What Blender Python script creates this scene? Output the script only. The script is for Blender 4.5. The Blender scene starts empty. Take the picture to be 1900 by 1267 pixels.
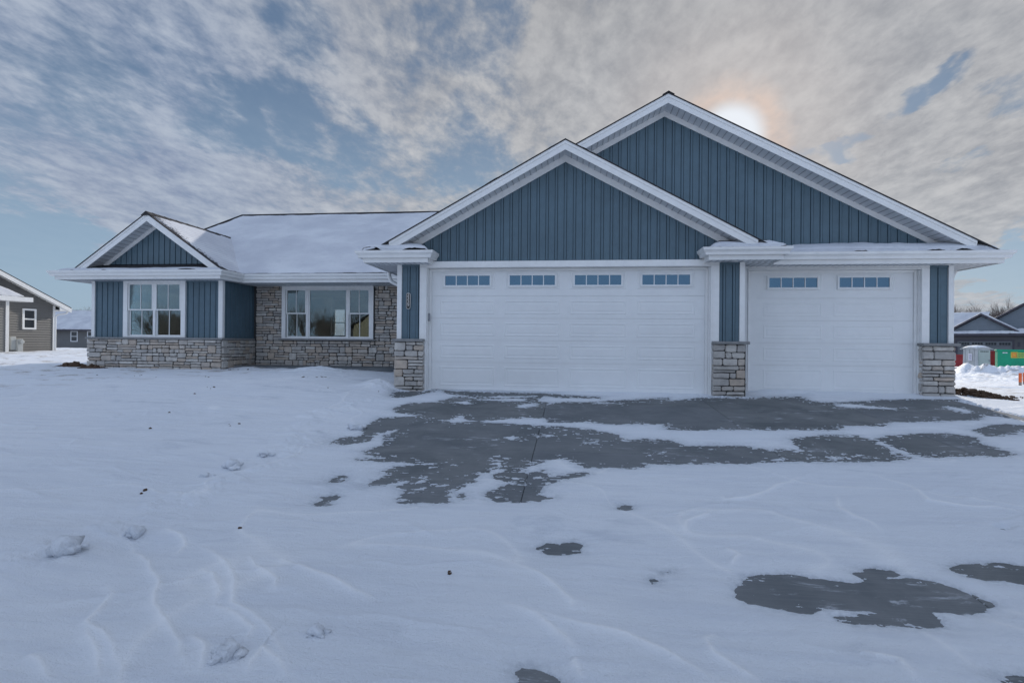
import bpy, math, random
import numpy as np
from mathutils import Vector, Matrix
C = bpy.context.scene.collection
sc = bpy.context.scene
R = math.radians

# ------------------------------------------------------------------ camera
TH, ROLL, PITCH = R(6.3), R(.5), R(.14)
Fv = Vector((-math.sin(TH)*math.cos(PITCH), math.cos(TH)*math.cos(PITCH), math.sin(PITCH)))
R0 = Vector((math.cos(TH), math.sin(TH), 0)); U0 = R0.cross(Fv)
Rv = R0*math.cos(ROLL)+U0*math.sin(ROLL); Uv = -R0*math.sin(ROLL)+U0*math.cos(ROLL)
cd = bpy.data.cameras.new('camera'); cam = bpy.data.objects.new('camera', cd); C.objects.link(cam)
M = Matrix((Rv, Uv, -Fv)).transposed().to_4x4(); M.translation = Vector((0, 0, .83)); cam.matrix_world = M
cd.sensor_width = 36; cd.lens = 36*1000/1900; cd.clip_start = .05; cd.clip_end = 3000
sc.camera = cam

# ------------------------------------------------------------------ sun, sky, exposure
SUN_AZ, SUN_EL = R(15.7), R(19.8)      # azimuth from +Y towards +X
sd = Vector((math.sin(SUN_AZ)*math.cos(SUN_EL), math.cos(SUN_AZ)*math.cos(SUN_EL), math.sin(SUN_EL)))
ld = bpy.data.lights.new('sun', 'SUN'); ld.energy = 3.6; ld.angle = R(.6); ld.color = (1, .93, .84)
sun = bpy.data.objects.new('sun', ld); C.objects.link(sun)
sun.rotation_euler = (-sd).to_track_quat('-Z', 'Y').to_euler()
sc.view_settings.view_transform = 'Standard'; sc.view_settings.look = 'None'
sc.view_settings.exposure = 0; sc.view_settings.gamma = 1

class NT:
    """small helper to write node graphs"""
    def __init__(s, tree): s.t = tree; s.t.nodes.clear()
    def n(s, typ, ins=None, **kw):
        nd = s.t.nodes.new(typ)
        for k, v in kw.items(): setattr(nd, k, v)
        for k, v in (ins or {}).items():
            sk = nd.inputs[k]
            if isinstance(v, bpy.types.NodeSocket): s.t.links.new(v, sk)
            else: sk.default_value = v
        return nd
    def m(s, op, a, b=0., c=0., clamp=False):
        return s.n('ShaderNodeMath', {0: a, 1: b, 2: c}, operation=op, use_clamp=clamp).outputs[0]
    def vm(s, op, a, b=(0, 0, 0), out=0, sc=None):
        i = {0: a, 1: b}
        nd = s.n('ShaderNodeVectorMath', i, operation=op)
        if sc is not None:
            if isinstance(sc, bpy.types.NodeSocket): s.t.links.new(sc, nd.inputs['Scale'])
            else: nd.inputs['Scale'].default_value = sc
        return nd.outputs[out]
    def ss(s, v, a, b, lo=0., hi=1.):
        return s.n('ShaderNodeMapRange', {'Value': v, 'From Min': a, 'From Max': b, 'To Min': lo, 'To Max': hi}, interpolation_type='SMOOTHSTEP').outputs[0]
    def mix(s, f, a, b, mode='MIX'):
        nd = s.n('ShaderNodeMix', data_type='RGBA', blend_type=mode)
        for idx, v in ((0, f), (6, a), (7, b)):
            if isinstance(v, bpy.types.NodeSocket): s.t.links.new(v, nd.inputs[idx])
            else: nd.inputs[idx].default_value = v if idx == 0 else (*v[:3], 1)
        return nd.outputs[2]
    def noise(s, vec, scale, detail=4., rough=.5, dist=0., out=0):
        return s.n('ShaderNodeTexNoise', {'Vector': vec, 'Scale': scale, 'Detail': detail, 'Roughness': rough, 'Distortion': dist}).outputs[out]

def pix_dir(px, py):
    v = Fv*1000+Rv*(px-950)-Uv*(py-633.5); return v.normalized()

w = bpy.data.worlds.new('World'); sc.world = w; w.use_nodes = True
T = NT(w.node_tree)
d = T.vm('NORMALIZE', T.n('ShaderNodeTexCoord').outputs['Generated'])
sep = T.n('ShaderNodeSeparateXYZ', {0: d}); dz = T.m('MAXIMUM', sep.outputs[2], 0.)
sky = T.n('ShaderNodeTexSky', sky_type='NISHITA', sun_disc=False, sun_elevation=SUN_EL, sun_rotation=SUN_AZ, altitude=200., air_density=1.0, dust_density=.6, ozone_density=1.6)
inv = T.m('DIVIDE', 1., T.m('ADD', dz, .16))
deck = T.vm('SCALE', d, sc=inv)
deck = T.vm('MULTIPLY', deck, (1, 1, 0))
rot = T.n('ShaderNodeMapping', {'Vector': deck, 'Rotation': (0, 0, R(-28)), 'Scale': (1.0, .62, 1)}).outputs[0]
n1 = T.noise(rot, 1.5, 9, .57, .25)
n2 = T.noise(T.vm('ADD', rot, (7.3, 2.1, 0)), 5.0, 9, .62, .3)
n3 = T.noise(T.vm('ADD', rot, (3.3, 9.1, 0)), 17., 8, .62, .15)
dens = T.m('ADD', T.m('MULTIPLY', n1, .50), T.m('ADD', T.m('MULTIPLY', n2, .32), T.m('MULTIPLY', n3, .18)))
# open and closed parts of the cloud deck
wv = T.vm('SUBTRACT', T.noise(rot, 4.0, 5, .6, .3, out=1), (.5, .5, .5))
dw = T.vm('ADD', d, T.vm('SCALE', wv, sc=.16))
spots = 0.0
for (px, py, rad, st) in [(570, 75, 4.0, -.16), (400, 225, 4.5, -.16), (520, 232, 5.0, -.17), (620, 255, 5., -.12), (700, 300, 5, -.10), (880, 45, 7., -.15), (760, 95, 5, -.07), (140, 190, 7, -.09), (60, 345, 5, -.09), (250, 180, 8, -.05),
                          (860, 290, 6, -.14), (500, 15, 3, -.08), (1140, 10, 4, -.10), (1755, 142, 2.3, -.24), (1715, 158, 2.3, -.24), (1670, 182, 1.9, -.22), (1560, 262, 1.8, -.26), (1530, 272, 1.6, -.2), (1490, 157, 1.9, -.20), (1460, 230, 1.5, -.14), (1870, 185, 2.0, -.2), (1620, 215, 1.4, -.12), (1800, 60, 13, .12), (1600, 60, 10, .06), (1850, 280, 9, .06), (1765, 312, 1.8, -.2), (1300, 100, 12, .12), (1400, 60, 14, .10), (1150, 150, 12, .10), (1500, 230, 14, .06), (1750, 400, 5, .10), (1850, 380, 6, .08), (60, 520, 7, -.30), (200, 500, 6, -.20), (0, 480, 8, -.20), (1850, 480, 4.5, -.22), (1900, 520, 5, -.25), (1780, 500, 4, -.22), (200, 400, 9, .07), (30, 420, 7, .07), (900, 370, 8, -.03), (300, 330, 10, .06), (1830, 556, 1.8, .30), (1780, 552, 1.6, .30), (1890, 560, 1.8, .30)]:
    v_ = tuple(pix_dir(px, py)); dn = T.vm('DOT_PRODUCT', T.vm('NORMALIZE', dw), v_, out=1)
    spots = T.m('MULTIPLY_ADD', T.ss(dn, math.cos(R(rad)), math.cos(R(rad*.15))), st, spots)

cover = T.ss(T.m('ADD', T.m('ADD', dens, spots), T.m('MULTIPLY', T.m('SUBTRACT', n3, .5), .18)), .28, .54)
cosun = T.vm('DOT_PRODUCT', d, tuple(sd), out=1)
near = T.ss(cosun, .70, .985)
warm = T.ss(cosun, .62, .94)
shade = T.ss(T.m('ADD', T.m('MULTIPLY', n2, .55), T.m('MULTIPLY', n3, .45)), .30, .70)
cool_c = T.mix(shade, (.215, .275, .41), (.44, .50, .60))
warm_c = T.mix(shade, (.315, .33, .365), (.55, .555, .57))
cloud = T.mix(warm, cool_c, warm_c)
cloud = T.vm('SCALE', cloud, sc=T.ss(sep.outputs[2], .40, .60, 1., .85))
lowc = T.ss(sep.outputs[2], .02, .28)
cloud = T.mix(lowc, T.mix(.4, cloud, (.50, .56, .63)), cloud)
blue = T.vm('SCALE', sky.outputs[0], sc=.085)
bluev = T.mix(T.ss(sep.outputs[2], .02, .50), (.31, .445, .59), (.105, .178, .30))
blue = T.mix(.88, blue, bluev)
skyc = T.mix(T.m('MULTIPLY_ADD', cover, .90, .10), blue, cloud)
# the veiled sun with its corona behind thin cloud
wob = T.m('MULTIPLY', T.m('SUBTRACT', n2, .5), .10)
ang = T.m('ARCCOSINE', T.m('MINIMUM', cosun, .999999))
angw = T.m('ADD', ang, wob)
veil = T.ss(angw, .26, .05)
skyc = T.mix(T.m('MULTIPLY', veil, .45), skyc, (.66, .60, .57))
rim2 = T.ss(T.m('ABSOLUTE', T.m('SUBTRACT', T.m('ADD', ang, T.m('MULTIPLY', wob, .6)), .062)), .040, .0)
skyc = T.mix(T.m('MULTIPLY', rim2, T.m('ADD', .0, T.m('MULTIPLY', n3, .85))), skyc, (.82, .61, .50))
disc = T.ss(T.m('ADD', ang, T.m('MULTIPLY', wob, .12)), .062, .030)
skyc = T.mix(disc, skyc, (.84, .88, .94))
# unseen sky behind the camera, brightness added to light the shaded house front
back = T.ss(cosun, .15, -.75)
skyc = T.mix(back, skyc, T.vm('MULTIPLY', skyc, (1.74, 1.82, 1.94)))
skyc = T.vm('SCALE', skyc, sc=T.ss(sep.outputs[2], .60, .85, 1., 1.88))  # out-of-view sky overhead boosted too, to brighten the shaded snow
below = T.ss(sep.outputs[2], -.02, .0)
skyc = T.mix(below, (.45, .48, .52), skyc)
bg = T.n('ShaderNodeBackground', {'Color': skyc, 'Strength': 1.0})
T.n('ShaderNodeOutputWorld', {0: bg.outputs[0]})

# ------------------------------------------------------------------ materials
def mat(name):
    m = bpy.data.materials.new(name); m.use_nodes = True; return m, NT(m.node_tree)
def finish(t, col, rough=.6, bump=None, dist=.01, spec=.5, strength=1., metal=0.):
    ins = {'Base Color': col if isinstance(col, bpy.types.NodeSocket) else (*col[:3], 1), 'Roughness': rough, 'Specular IOR Level': spec, 'Metallic': metal}
    b = t.n('ShaderNodeBsdfPrincipled', ins)
    if bump is not None:
        bp = t.n('ShaderNodeBump', {'Height': bump, 'Distance': dist, 'Strength': strength})
        t.t.links.new(bp.outputs[0], b.inputs['Normal'])
    t.n('ShaderNodeOutputMaterial', {0: b.outputs[0]})
def pos(t): return t.n('ShaderNodeNewGeometry').outputs['Position']
def paint(name, col, rough=.45, var=.06, bscale=60., bd=.0008):
    m, t = mat(name); p = pos(t)
    n = t.noise(p, 1.7, 5, .6); n2 = t.noise(p, 9., 4, .6)
    f = t.m('ADD', t.m('MULTIPLY', n, .6), t.m('MULTIPLY', n2, .4))
    c = t.mix(t.ss(f, .3, .7), [x*(1-var) for x in col], [min(1, x*(1+var)) for x in col])
    finish(t, c, rough, t.noise(p, bscale, 3), bd); return m
M = {}
M['trim'] = paint('white_trim', (.79, .79, .775), .4)
M['door'] = paint('door_white', (.77, .78, .775), .42, .03, 90, .0006)
M['blue'] = paint('blue_siding', (.086, .142, .178), .5, .11, 40, .001)
M['grey'] = paint('grey_siding', (.20, .20, .195), .55, .08)
M['grey2'] = paint('blue_grey_siding', (.17, .20, .23), .6, .08)
M['brown'] = paint('taupe_siding', (.10, .095, .10), .6, .08)
M['taupedoor'] = paint('taupe_door', (.14, .15, .16), .5, .05)
M['dark'] = paint('dark_gap', (.02, .02, .022), .8)
M['bronze'] = paint('dark_trim', (.05, .045, .06), .5)
M['floor'] = paint('interior_floor', (.22, .18, .14), .5)
M['room'] = paint('interior_paint', (.30, .30, .28), .8)
M['rib'] = paint('soffit_groove', (.34, .35, .37), .5)
M['plate'] = paint('black_plate', (.02, .02, .02), .4)
M['nickel'] = paint('pale_metal', (.62, .60, .56), .35)
M['keypad'] = paint('grey_plastic', (.24, .25, .27), .5)
M['meter'] = paint('grey_metal_box', (.40, .42, .42), .5)
M['orange'] = paint('orange_paint', (.85, .16, .04), .6)
M['wood'] = paint('stake_wood', (.30, .24, .20), .8, .2)
M['green'] = paint('green_steel', (.0, .33, .17), .5, .12)
M['red'] = paint('red_steel', (.30, .018, .02), .5, .2)
M['yellow'] = paint('yellow_paint', (.75, .66, .06), .6)
M['orange2'] = paint('amber_paint', (.78, .30, .05), .6)
M['sticker'] = paint('white_sticker', (.75, .75, .80), .6)
M['ink'] = paint('blue_ink', (.12, .13, .30), .6)
M['toilet'] = paint('grey_plastic_shell', (.46, .48, .49), .55, .12)
M['toiletdoor'] = paint('pale_green_door', (.36, .43, .40), .55, .08)
M['greige'] = paint('greige_siding', (.155, .152, .145), .6, .08)
M['tan'] = paint('tan_siding', (.42, .36, .25), .6)

def soffit_mat():
    m, t = mat('soffit_vinyl'); p = pos(t)
    finish(t, (.66, .68, .70), .5, t.noise(p, 30, 2), .001); return m
M['soffit'] = soffit_mat()

def snow_mat(name='snow', grain=1.0):
    m, t = mat(name); p = pos(t)
    big = t.noise(p, .35, 4, .55); n = t.noise(p, 3., 5, .6)
    st = t.n('ShaderNodeMapping', {'Vector': p, 'Rotation': (0, 0, R(-12)), 'Scale': (.9, 6.5, 1)}).outputs[0]
    streak = t.noise(st, 1.6, 6, .62, .3)
    c = t.mix(t.ss(big, .3, .7), (.79, .83, .885), (.85, .88, .92))
    c = t.mix(t.m('MULTIPLY', t.ss(streak, .42, .70), .55), c, (.72, .76, .83))
    rad = t.vm('LENGTH', t.vm('MULTIPLY', p, (1, 1, 0)), out=1)
    thinw = t.noise(t.n('ShaderNodeMapping', {'Vector': p, 'Rotation': (0, 0, R(-10)), 'Scale': (.8, 1.6, 1)}).outputs[0], .95, 7, .68, .4)
    c = t.mix(t.m('MULTIPLY', t.ss(thinw, .56, .72), .55), c, (.50, .55, .63))
    dirt = t.noise(t.n('ShaderNodeMapping', {'Vector': p, 'Scale': (1., 1.7, 1)}).outputs[0], 1.1, 9, .75, .3)
    c = t.mix(t.m('MULTIPLY', t.ss(dirt, .53, .62), t.ss(rad, 11.5, 14., 0, .85)), c, (.33, .29, .25))
    cre = t.n('ShaderNodeAttribute', attribute_name='crest').outputs['Fac']; thn = t.n('ShaderNodeAttribute', attribute_name='thin').outputs['Fac']
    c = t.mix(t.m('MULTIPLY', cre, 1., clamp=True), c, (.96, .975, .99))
    c = t.mix(t.m('MULTIPLY', thn, t.ss(t.noise(p, 30, 5, .7), .35, .65, .25, .75)), c, (.36, .40, .45))
    fine = t.noise(p, 95, 4, .7); mid = t.noise(p, 24, 4, .6)
    h = t.m('ADD', t.m('MULTIPLY', fine, .85*grain), t.m('MULTIPLY', mid, .35))
    h = t.m('ADD', h, t.m('MULTIPLY', streak, 1.3)); h = t.m('ADD', h, t.m('MULTIPLY', n, .8))
    finish(t, c, .65, h, .016, .3); return m
M['snow'] = snow_mat()

def roof_snow_mat():
    # thin snow over shingle courses: courses show as fine broken lines
    m, t = mat('roof_snow'); p = pos(t); sp = t.n('ShaderNodeSeparateXYZ', {0: p})
    z = t.m('DIVIDE', sp.outputs[2], .066)
    tri = t.m('ABSOLUTE', t.m('SUBTRACT', t.m('FRACT', t.m('ADD', z, t.m('MULTIPLY', t.noise(p, 2.5, 3), .25))), .5))
    line = t.ss(tri, .40, .5)
    br = t.noise(t.n('ShaderNodeMapping', {'Vector': p, 'Scale': (5, 5, 16)}).outputs[0], 1.6, 5, .65)
    attr = t.n('ShaderNodeAttribute', attribute_name='bare').outputs['Fac']
    f = t.m('MULTIPLY', line, t.ss(t.m('ADD', br, attr), .52, .72))
    sp2 = t.ss(t.m('ADD', t.m('ADD', t.m('MULTIPLY', attr, 1.0), t.m('MULTIPLY', t.noise(p, 22, 4, .7), .75)), t.m('MULTIPLY', t.noise(p, 4, 3), .3)), .92, 1.05)
    c = t.mix(t.ss(t.noise(p, .8, 6, .6), .3, .7), (.54, .56, .61), (.70, .72, .75))
    c = t.mix(t.m('MULTIPLY', f, .6), c, (.25, .26, .29))
    c = t.mix(sp2, c, (.07, .07, .08))
    h = t.m('ADD', t.m('MULTIPLY', line, -.5), t.m('MULTIPLY', t.noise(p, 40, 4, .6), .5))
    finish(t, c, .7, h, .008, .2); return m
M['rsnow'] = roof_snow_mat()

def shingle_mat():
    m, t = mat('asphalt_shingle'); p = pos(t)
    n = t.noise(p, 30, 4, .7)
    finish(t, t.mix(n, (.018, .018, .022), (.07, .068, .07)), .9, n, .004, .2); return m
M['shingle'] = shingle_mat()

def stone_mat(name, a, b, cc):
    m, t = mat(name); g = t.n('ShaderNodeNewGeometry'); p = g.outputs['Position']; rnd = g.outputs['Random Per Island']
    r2 = t.m('FRACT', t.m('MULTIPLY', rnd, 17.3))
    c = t.mix(rnd, a, b); c = t.mix(t.m('MULTIPLY', t.ss(r2, .35, .95), .85), c, cc)
    n = t.noise(t.vm('ADD', p, t.vm('SCALE', (1, 3, 2), sc=t.m('MULTIPLY', rnd, 9.))), 9., 6, .65); n2 = t.noise(p, 45, 5, .7)
    c = t.mix(t.ss(n, .25, .75, .0, .55), c, [x*.62 for x in a])
    c = t.mix(t.ss(n2, .55, .8, 0, .35), c, (.55, .53, .50))
    h = t.m('ADD', t.m('MULTIPLY', n, 1.), t.m('MULTIPLY', n2, .5))
    finish(t, c, .85, h, .012, .25); return m
M['stone'] = stone_mat('ledge_stone', (.42, .40, .375), (.70, .66, .60), (.56, .45, .35))
M['cap'] = stone_mat('stone_cap', (.26, .26, .255), (.33, .33, .33), (.30, .29, .28))
M['mortar'] = paint('mortar', (.06, .058, .055), .95)

def concrete_mat():
    m, t = mat('concrete'); p = pos(t); g = t.n('ShaderNodeNewGeometry'); rnd = g.outputs['Random Per Island']
    n = t.noise(p, 1.6, 8, .68, .4); br = t.noise(t.n('ShaderNodeMapping', {'Vector': p, 'Scale': (1.2, 60, 1)}).outputs[0], 1.5, 4, .6)
    c = t.mix(t.ss(n, .3, .7), (.092, .104, .110), (.180, .188, .190))
    c = t.mix(t.m('MULTIPLY', rnd, .35), c, (.15, .165, .19))
    c = t.mix(t.ss(br, .4, .75, 0, .25), c, (.26, .27, .27))
    dustn = t.noise(t.n('ShaderNodeMapping', {'Vector': p, 'Rotation': (0, 0, R(8)), 'Scale': (2.2, 7, 1)}).outputs[0], 1.3, 8, .72, .6)
    patch = t.noise(p, .9, 3)
    c = t.mix(t.m('MULTIPLY', t.ss(dustn, .56, .68), t.ss(patch, .46, .60, .06, .6)), c, (.62, .65, .70))
    finish(t, c, .8, t.m('ADD', t.m('MULTIPLY', br, .6), t.noise(p, 150, 3)), .002, .3); return m
M['concrete'] = concrete_mat()
def soil_mat():
    m, t = mat('soil'); g = t.n('ShaderNodeNewGeometry'); p = g.outputs['Position']; n = t.noise(p, 35, 5, .7)
    c = t.mix(n, (.03, .02, .015), (.17, .115, .08))
    up = t.ss(t.m('ADD', t.n('ShaderNodeSeparateXYZ', {0: g.outputs['Normal']}).outputs[2], t.m('MULTIPLY', t.noise(p, 12, 3), .7)), 1.35, 1.5)
    finish(t, t.mix(t.m('MULTIPLY', up, .8), c, (.8, .82, .86)), .95, n, .01, .1); return m
M['soil'] = soil_mat()
def bark(name, a, b):
    m, t = mat(name); p = pos(t); finish(t, t.mix(t.noise(p, 3, 4), a, b), .9); return m
M['bark'] = bark('bark', (.11, .09, .08), (.24, .20, .18))

def glass_mat(name, fac, tint, trans):
    m, t = mat(name)
    p = pos(t)
    bp = t.n('ShaderNodeBump', {'Height': t.noise(p, 1.2, 2), 'Distance': .004, 'Strength': .6}).outputs[0]
    gl = t.n('ShaderNodeBsdfGlossy', {'Color': (*tint, 1), 'Roughness': .0, 'Normal': bp}).outputs[0]
    tr = t.n('ShaderNodeBsdfTransparent', {'Color': (*trans, 1)}).outputs[0]
    fr = t.n('ShaderNodeFresnel', {'IOR': 1.5}).outputs[0]
    f = t.m('ADD', fr, fac, clamp=True)
    t.n('ShaderNodeOutputMaterial', {0: t.n('ShaderNodeMixShader', {0: f, 1: tr, 2: gl}).outputs[0]}); return m
M['glass'] = glass_mat('window_glass', .06, (.72, .88, .92), (.66, .70, .70))
def dglass():
    m, t = mat('garage_glass')
    gl = t.n('ShaderNodeBsdfGlossy', {'Color': (.18, .31, .42, 1), 'Roughness': .06}).outputs[0]
    df = t.n('ShaderNodeBsdfDiffuse', {'Color': (.03, .05, .07, 1)}).outputs[0]
    t.n('ShaderNodeOutputMaterial', {0: t.n('ShaderNodeMixShader', {0: .42, 1: df, 2: gl}).outputs[0]}); return m
M['dglass'] = dglass()
M['darkglass'] = paint('dark_glass', (.03, .035, .04), .12)

# ------------------------------------------------------------------ mesh helpers
def tag(o, label=None, cat=None, group=None, kind=None):
    for k, v in (('label', label), ('category', cat), ('group', group), ('kind', kind)):
        if v: o[k] = v
    return o
def thing(name, label, cat, loc=(0, 0, 0), rz=0., group=None):
    o = bpy.data.objects.new(name, None); C.objects.link(o); o.location = loc; o.rotation_euler = (0, 0, rz)
    o.empty_display_size = .2
    return tag(o, label, cat, group)
class MB:
    """collects shapes; build() links them as one mesh object. Coordinates are local to the thing."""
    def __init__(s): s.v = []; s.f = []; s.mi = []; s.cur = 0
    def poly(s, pts):
        i = len(s.v); s.v += [tuple(p) for p in pts]; s.f.append(tuple(range(i, i+len(pts)))); s.mi.append(s.cur)
    def hexa(s, p):  # 8 points: bottom ring 0-3, top ring 4-7
        i = len(s.v); s.v += [tuple(q) for q in p]
        for f in ((3, 2, 1, 0), (4, 5, 6, 7), (0, 1, 5, 4), (1, 2, 6, 5), (2, 3, 7, 6), (3, 0, 4, 7)):
            s.f.append(tuple(i+k for k in f)); s.mi.append(s.cur)
    def box(s, x0, x1, y0, y1, z0, z1):
        s.hexa([(x0, y0, z0), (x1, y0, z0), (x1, y1, z0), (x0, y1, z0), (x0, y0, z1), (x1, y0, z1), (x1, y1, z1), (x0, y1, z1)])
    def slab(s, pts, n, th):
        """polygon pts extruded by th along n"""
        n = Vector(n)*th; a = [Vector(p) for p in pts]; b = [p+n for p in a]; k = len(a)
        i = len(s.v); s.v += [tuple(p) for p in a+b]
        s.f.append(tuple(range(i+k-1, i-1, -1))); s.f.append(tuple(range(i+k, i+2*k)))
        for q in range(k): s.f.append((i+q, i+(q+1) % k, i+k+(q+1) % k, i+k+q))
        s.mi += [s.cur]*(k+2)
    def tube(s, pts, rad, n=8, cap=True):
        P = [Vector(p) for p in pts]; rr = rad if isinstance(rad, (list, tuple)) else [rad]*len(P)
        base = len(s.v); ref = None
        for i, p in enumerate(P):
            t = (P[min(i+1, len(P)-1)]-P[max(i-1, 0)]).normalized()
            if ref is None: ref = t.orthogonal().normalized()
            ref = (ref-t*ref.dot(t)).normalized(); b = t.cross(ref)
            for k in range(n):
                a = 2*math.pi*k/n; s.v.append(tuple(p+(ref*math.cos(a)+b*math.sin(a))*rr[i]))
        for i in range(len(P)-1):
            for k in range(n):
                s.f.append((base+i*n+k, base+i*n+(k+1) % n, base+(i+1)*n+(k+1) % n, base+(i+1)*n+k)); s.mi.append(s.cur)
        if cap:
            s.f.append(tuple(base+k for k in range(n-1, -1, -1))); s.f.append(tuple(base+(len(P)-1)*n+k for k in range(n))); s.mi += [s.cur]*2
    def sweep(s, path, prof, close=True):
        """profile (out, z) swept along an xy path (out = right of travel), mitred"""
        P = [Vector((p[0], p[1], 0)) for p in path]; n = len(P); rings = []
        for i in range(n):
            ns = []
            if i > 0: t = (P[i]-P[i-1]).normalized(); ns.append(Vector((t.y, -t.x, 0)))
            if i < n-1: t = (P[i+1]-P[i]).normalized(); ns.append(Vector((t.y, -t.x, 0)))
            o = ns[0] if len(ns) == 1 else (ns[0]+ns[1])/(1+ns[0].dot(ns[1]))
            rings.append([P[i]+o*a+Vector((0, 0, z)) for a, z in prof])
        k = len(prof); b = len(s.v)
        for r in rings: s.v += [tuple(p) for p in r]
        for i in range(n-1):
            for q in range(k if close else k-1):
                s.f.append((b+i*k+q, b+i*k+(q+1) % k, b+(i+1)*k+(q+1) % k, b+(i+1)*k+q)); s.mi.append(s.cur)
        if close:
            s.f.append(tuple(b+q for q in range(k-1, -1, -1))); s.f.append(tuple(b+(n-1)*k+q for q in range(k))); s.mi += [s.cur]*2
    def build(s, name, mats, parent=None, bevel=0, smooth=False):
        me = bpy.data.meshes.new(name); me.from_pydata(s.v, [], s.f)
        ml = mats if isinstance(mats, (list, tuple)) else [mats]
        for m_ in ml: me.materials.append(m_)
        if len(ml) > 1: me.polygons.foreach_set('material_index', s.mi)
        if smooth: me.polygons.foreach_set('use_smooth', [True]*len(s.f))
        me.validate(); me.update()
        o = bpy.data.objects.new(name, me); C.objects.link(o)
        if parent: o.parent = parent
        if bevel:
            b = o.modifiers.new('bevel', 'BEVEL'); b.width = bevel; b.segments = 2; b.limit_method = 'ANGLE'; b.angle_limit = R(40)
        return o
class Frame:
    """wall-local coordinates: a along the wall, o outwards, z up"""
    def __init__(s, org, al, out): s.o = Vector(org); s.a = Vector(al); s.n = Vector(out)
    def p(s, a, o, z): return tuple(s.o+s.a*a+s.n*o+Vector((0, 0, z)))
    def box(s, mb, a0, a1, o0, o1, z0, z1):
        mb.hexa([s.p(a0, o1, z0), s.p(a1, o1, z0), s.p(a1, o0, z0), s.p(a0, o0, z0), s.p(a0, o1, z1), s.p(a1, o1, z1), s.p(a1, o0, z1), s.p(a0, o0, z1)])
def front(y, z=0.): return Frame((0, y, z), (1, 0, 0), (0, -1, 0))

def batten(fr, a0, a1, zb, zt, breaks=(), P=.158, bw=.034, phase=0.):
    """board and batten sheet as real relief; zb, zt are functions of a"""
    mb = MB(); pts = []; k = math.floor((a0-phase)/P)-1
    prof = [(0, 0), (.0005, -.03), (.009, -.03), (.0091, .011), (bw+.009, .011), (bw+.0091, -.03), (bw+.0175, -.03), (bw+.018, 0)]
    while phase+k*P < a1:
        for x, o in prof: pts.append((phase+k*P+x, o))
        k += 1
    def off(a):
        for i in range(len(pts)-1):
            if pts[i][0] <= a <= pts[i+1][0]: return pts[i][1]
        return 0
    ins = [(a0, off(a0)), (a1, off(a1))]+[(b, off(b)) for b in breaks if a0 < b < a1]
    q = sorted([p for p in pts if a0 < p[0] < a1]+ins, key=lambda t: t[0])
    for (x, o), (x2, o2) in zip(q[:-1], q[1:]):
        t0, t1 = zt(x), zt(x2); b0, b1 = zb(x), zb(x2)
        if t0 <= b0+.001 and t1 <= b1+.001: continue
        mb.poly([fr.p(x, o, b0), fr.p(x2, o2, b1), fr.p(x2, o2, max(t1, b1)), fr.p(x, o, max(t0, b0))])
    return mb
def lap(fr, z0, z1, lim, step=.127, mb=None):
    """horizontal lap siding; lim(z) gives (a0, a1)"""
    mb = mb or MB(); z = z0
    while z < z1-.001:
        zz = min(z+step, z1); a0, a1 = lim(z); b0, b1 = lim(zz)
        if a1 > a0:
            b0, b1 = min(b0, (a0+a1)/2+.001), max(b1, (a0+a1)/2-.001)
            if b1 < b0: b0 = b1 = (b0+b1)/2
            mb.poly([fr.p(a0, .030, z+.008), fr.p(a1, .030, z+.008), fr.p(b1, .002, zz), fr.p(b0, .002, zz)])
            mb.poly([fr.p(a0, -.01, z+.008), fr.p(a1, -.01, z+.008), fr.p(a1, .030, z+.008), fr.p(a0, .030, z+.008)]); mb.poly([fr.p(a0, -.01, z-.01), fr.p(a1, -.01, z-.01), fr.p(a1, -.01, z+.01), fr.p(a0, -.01, z+.01)])
        z = zz
    return mb

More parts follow.
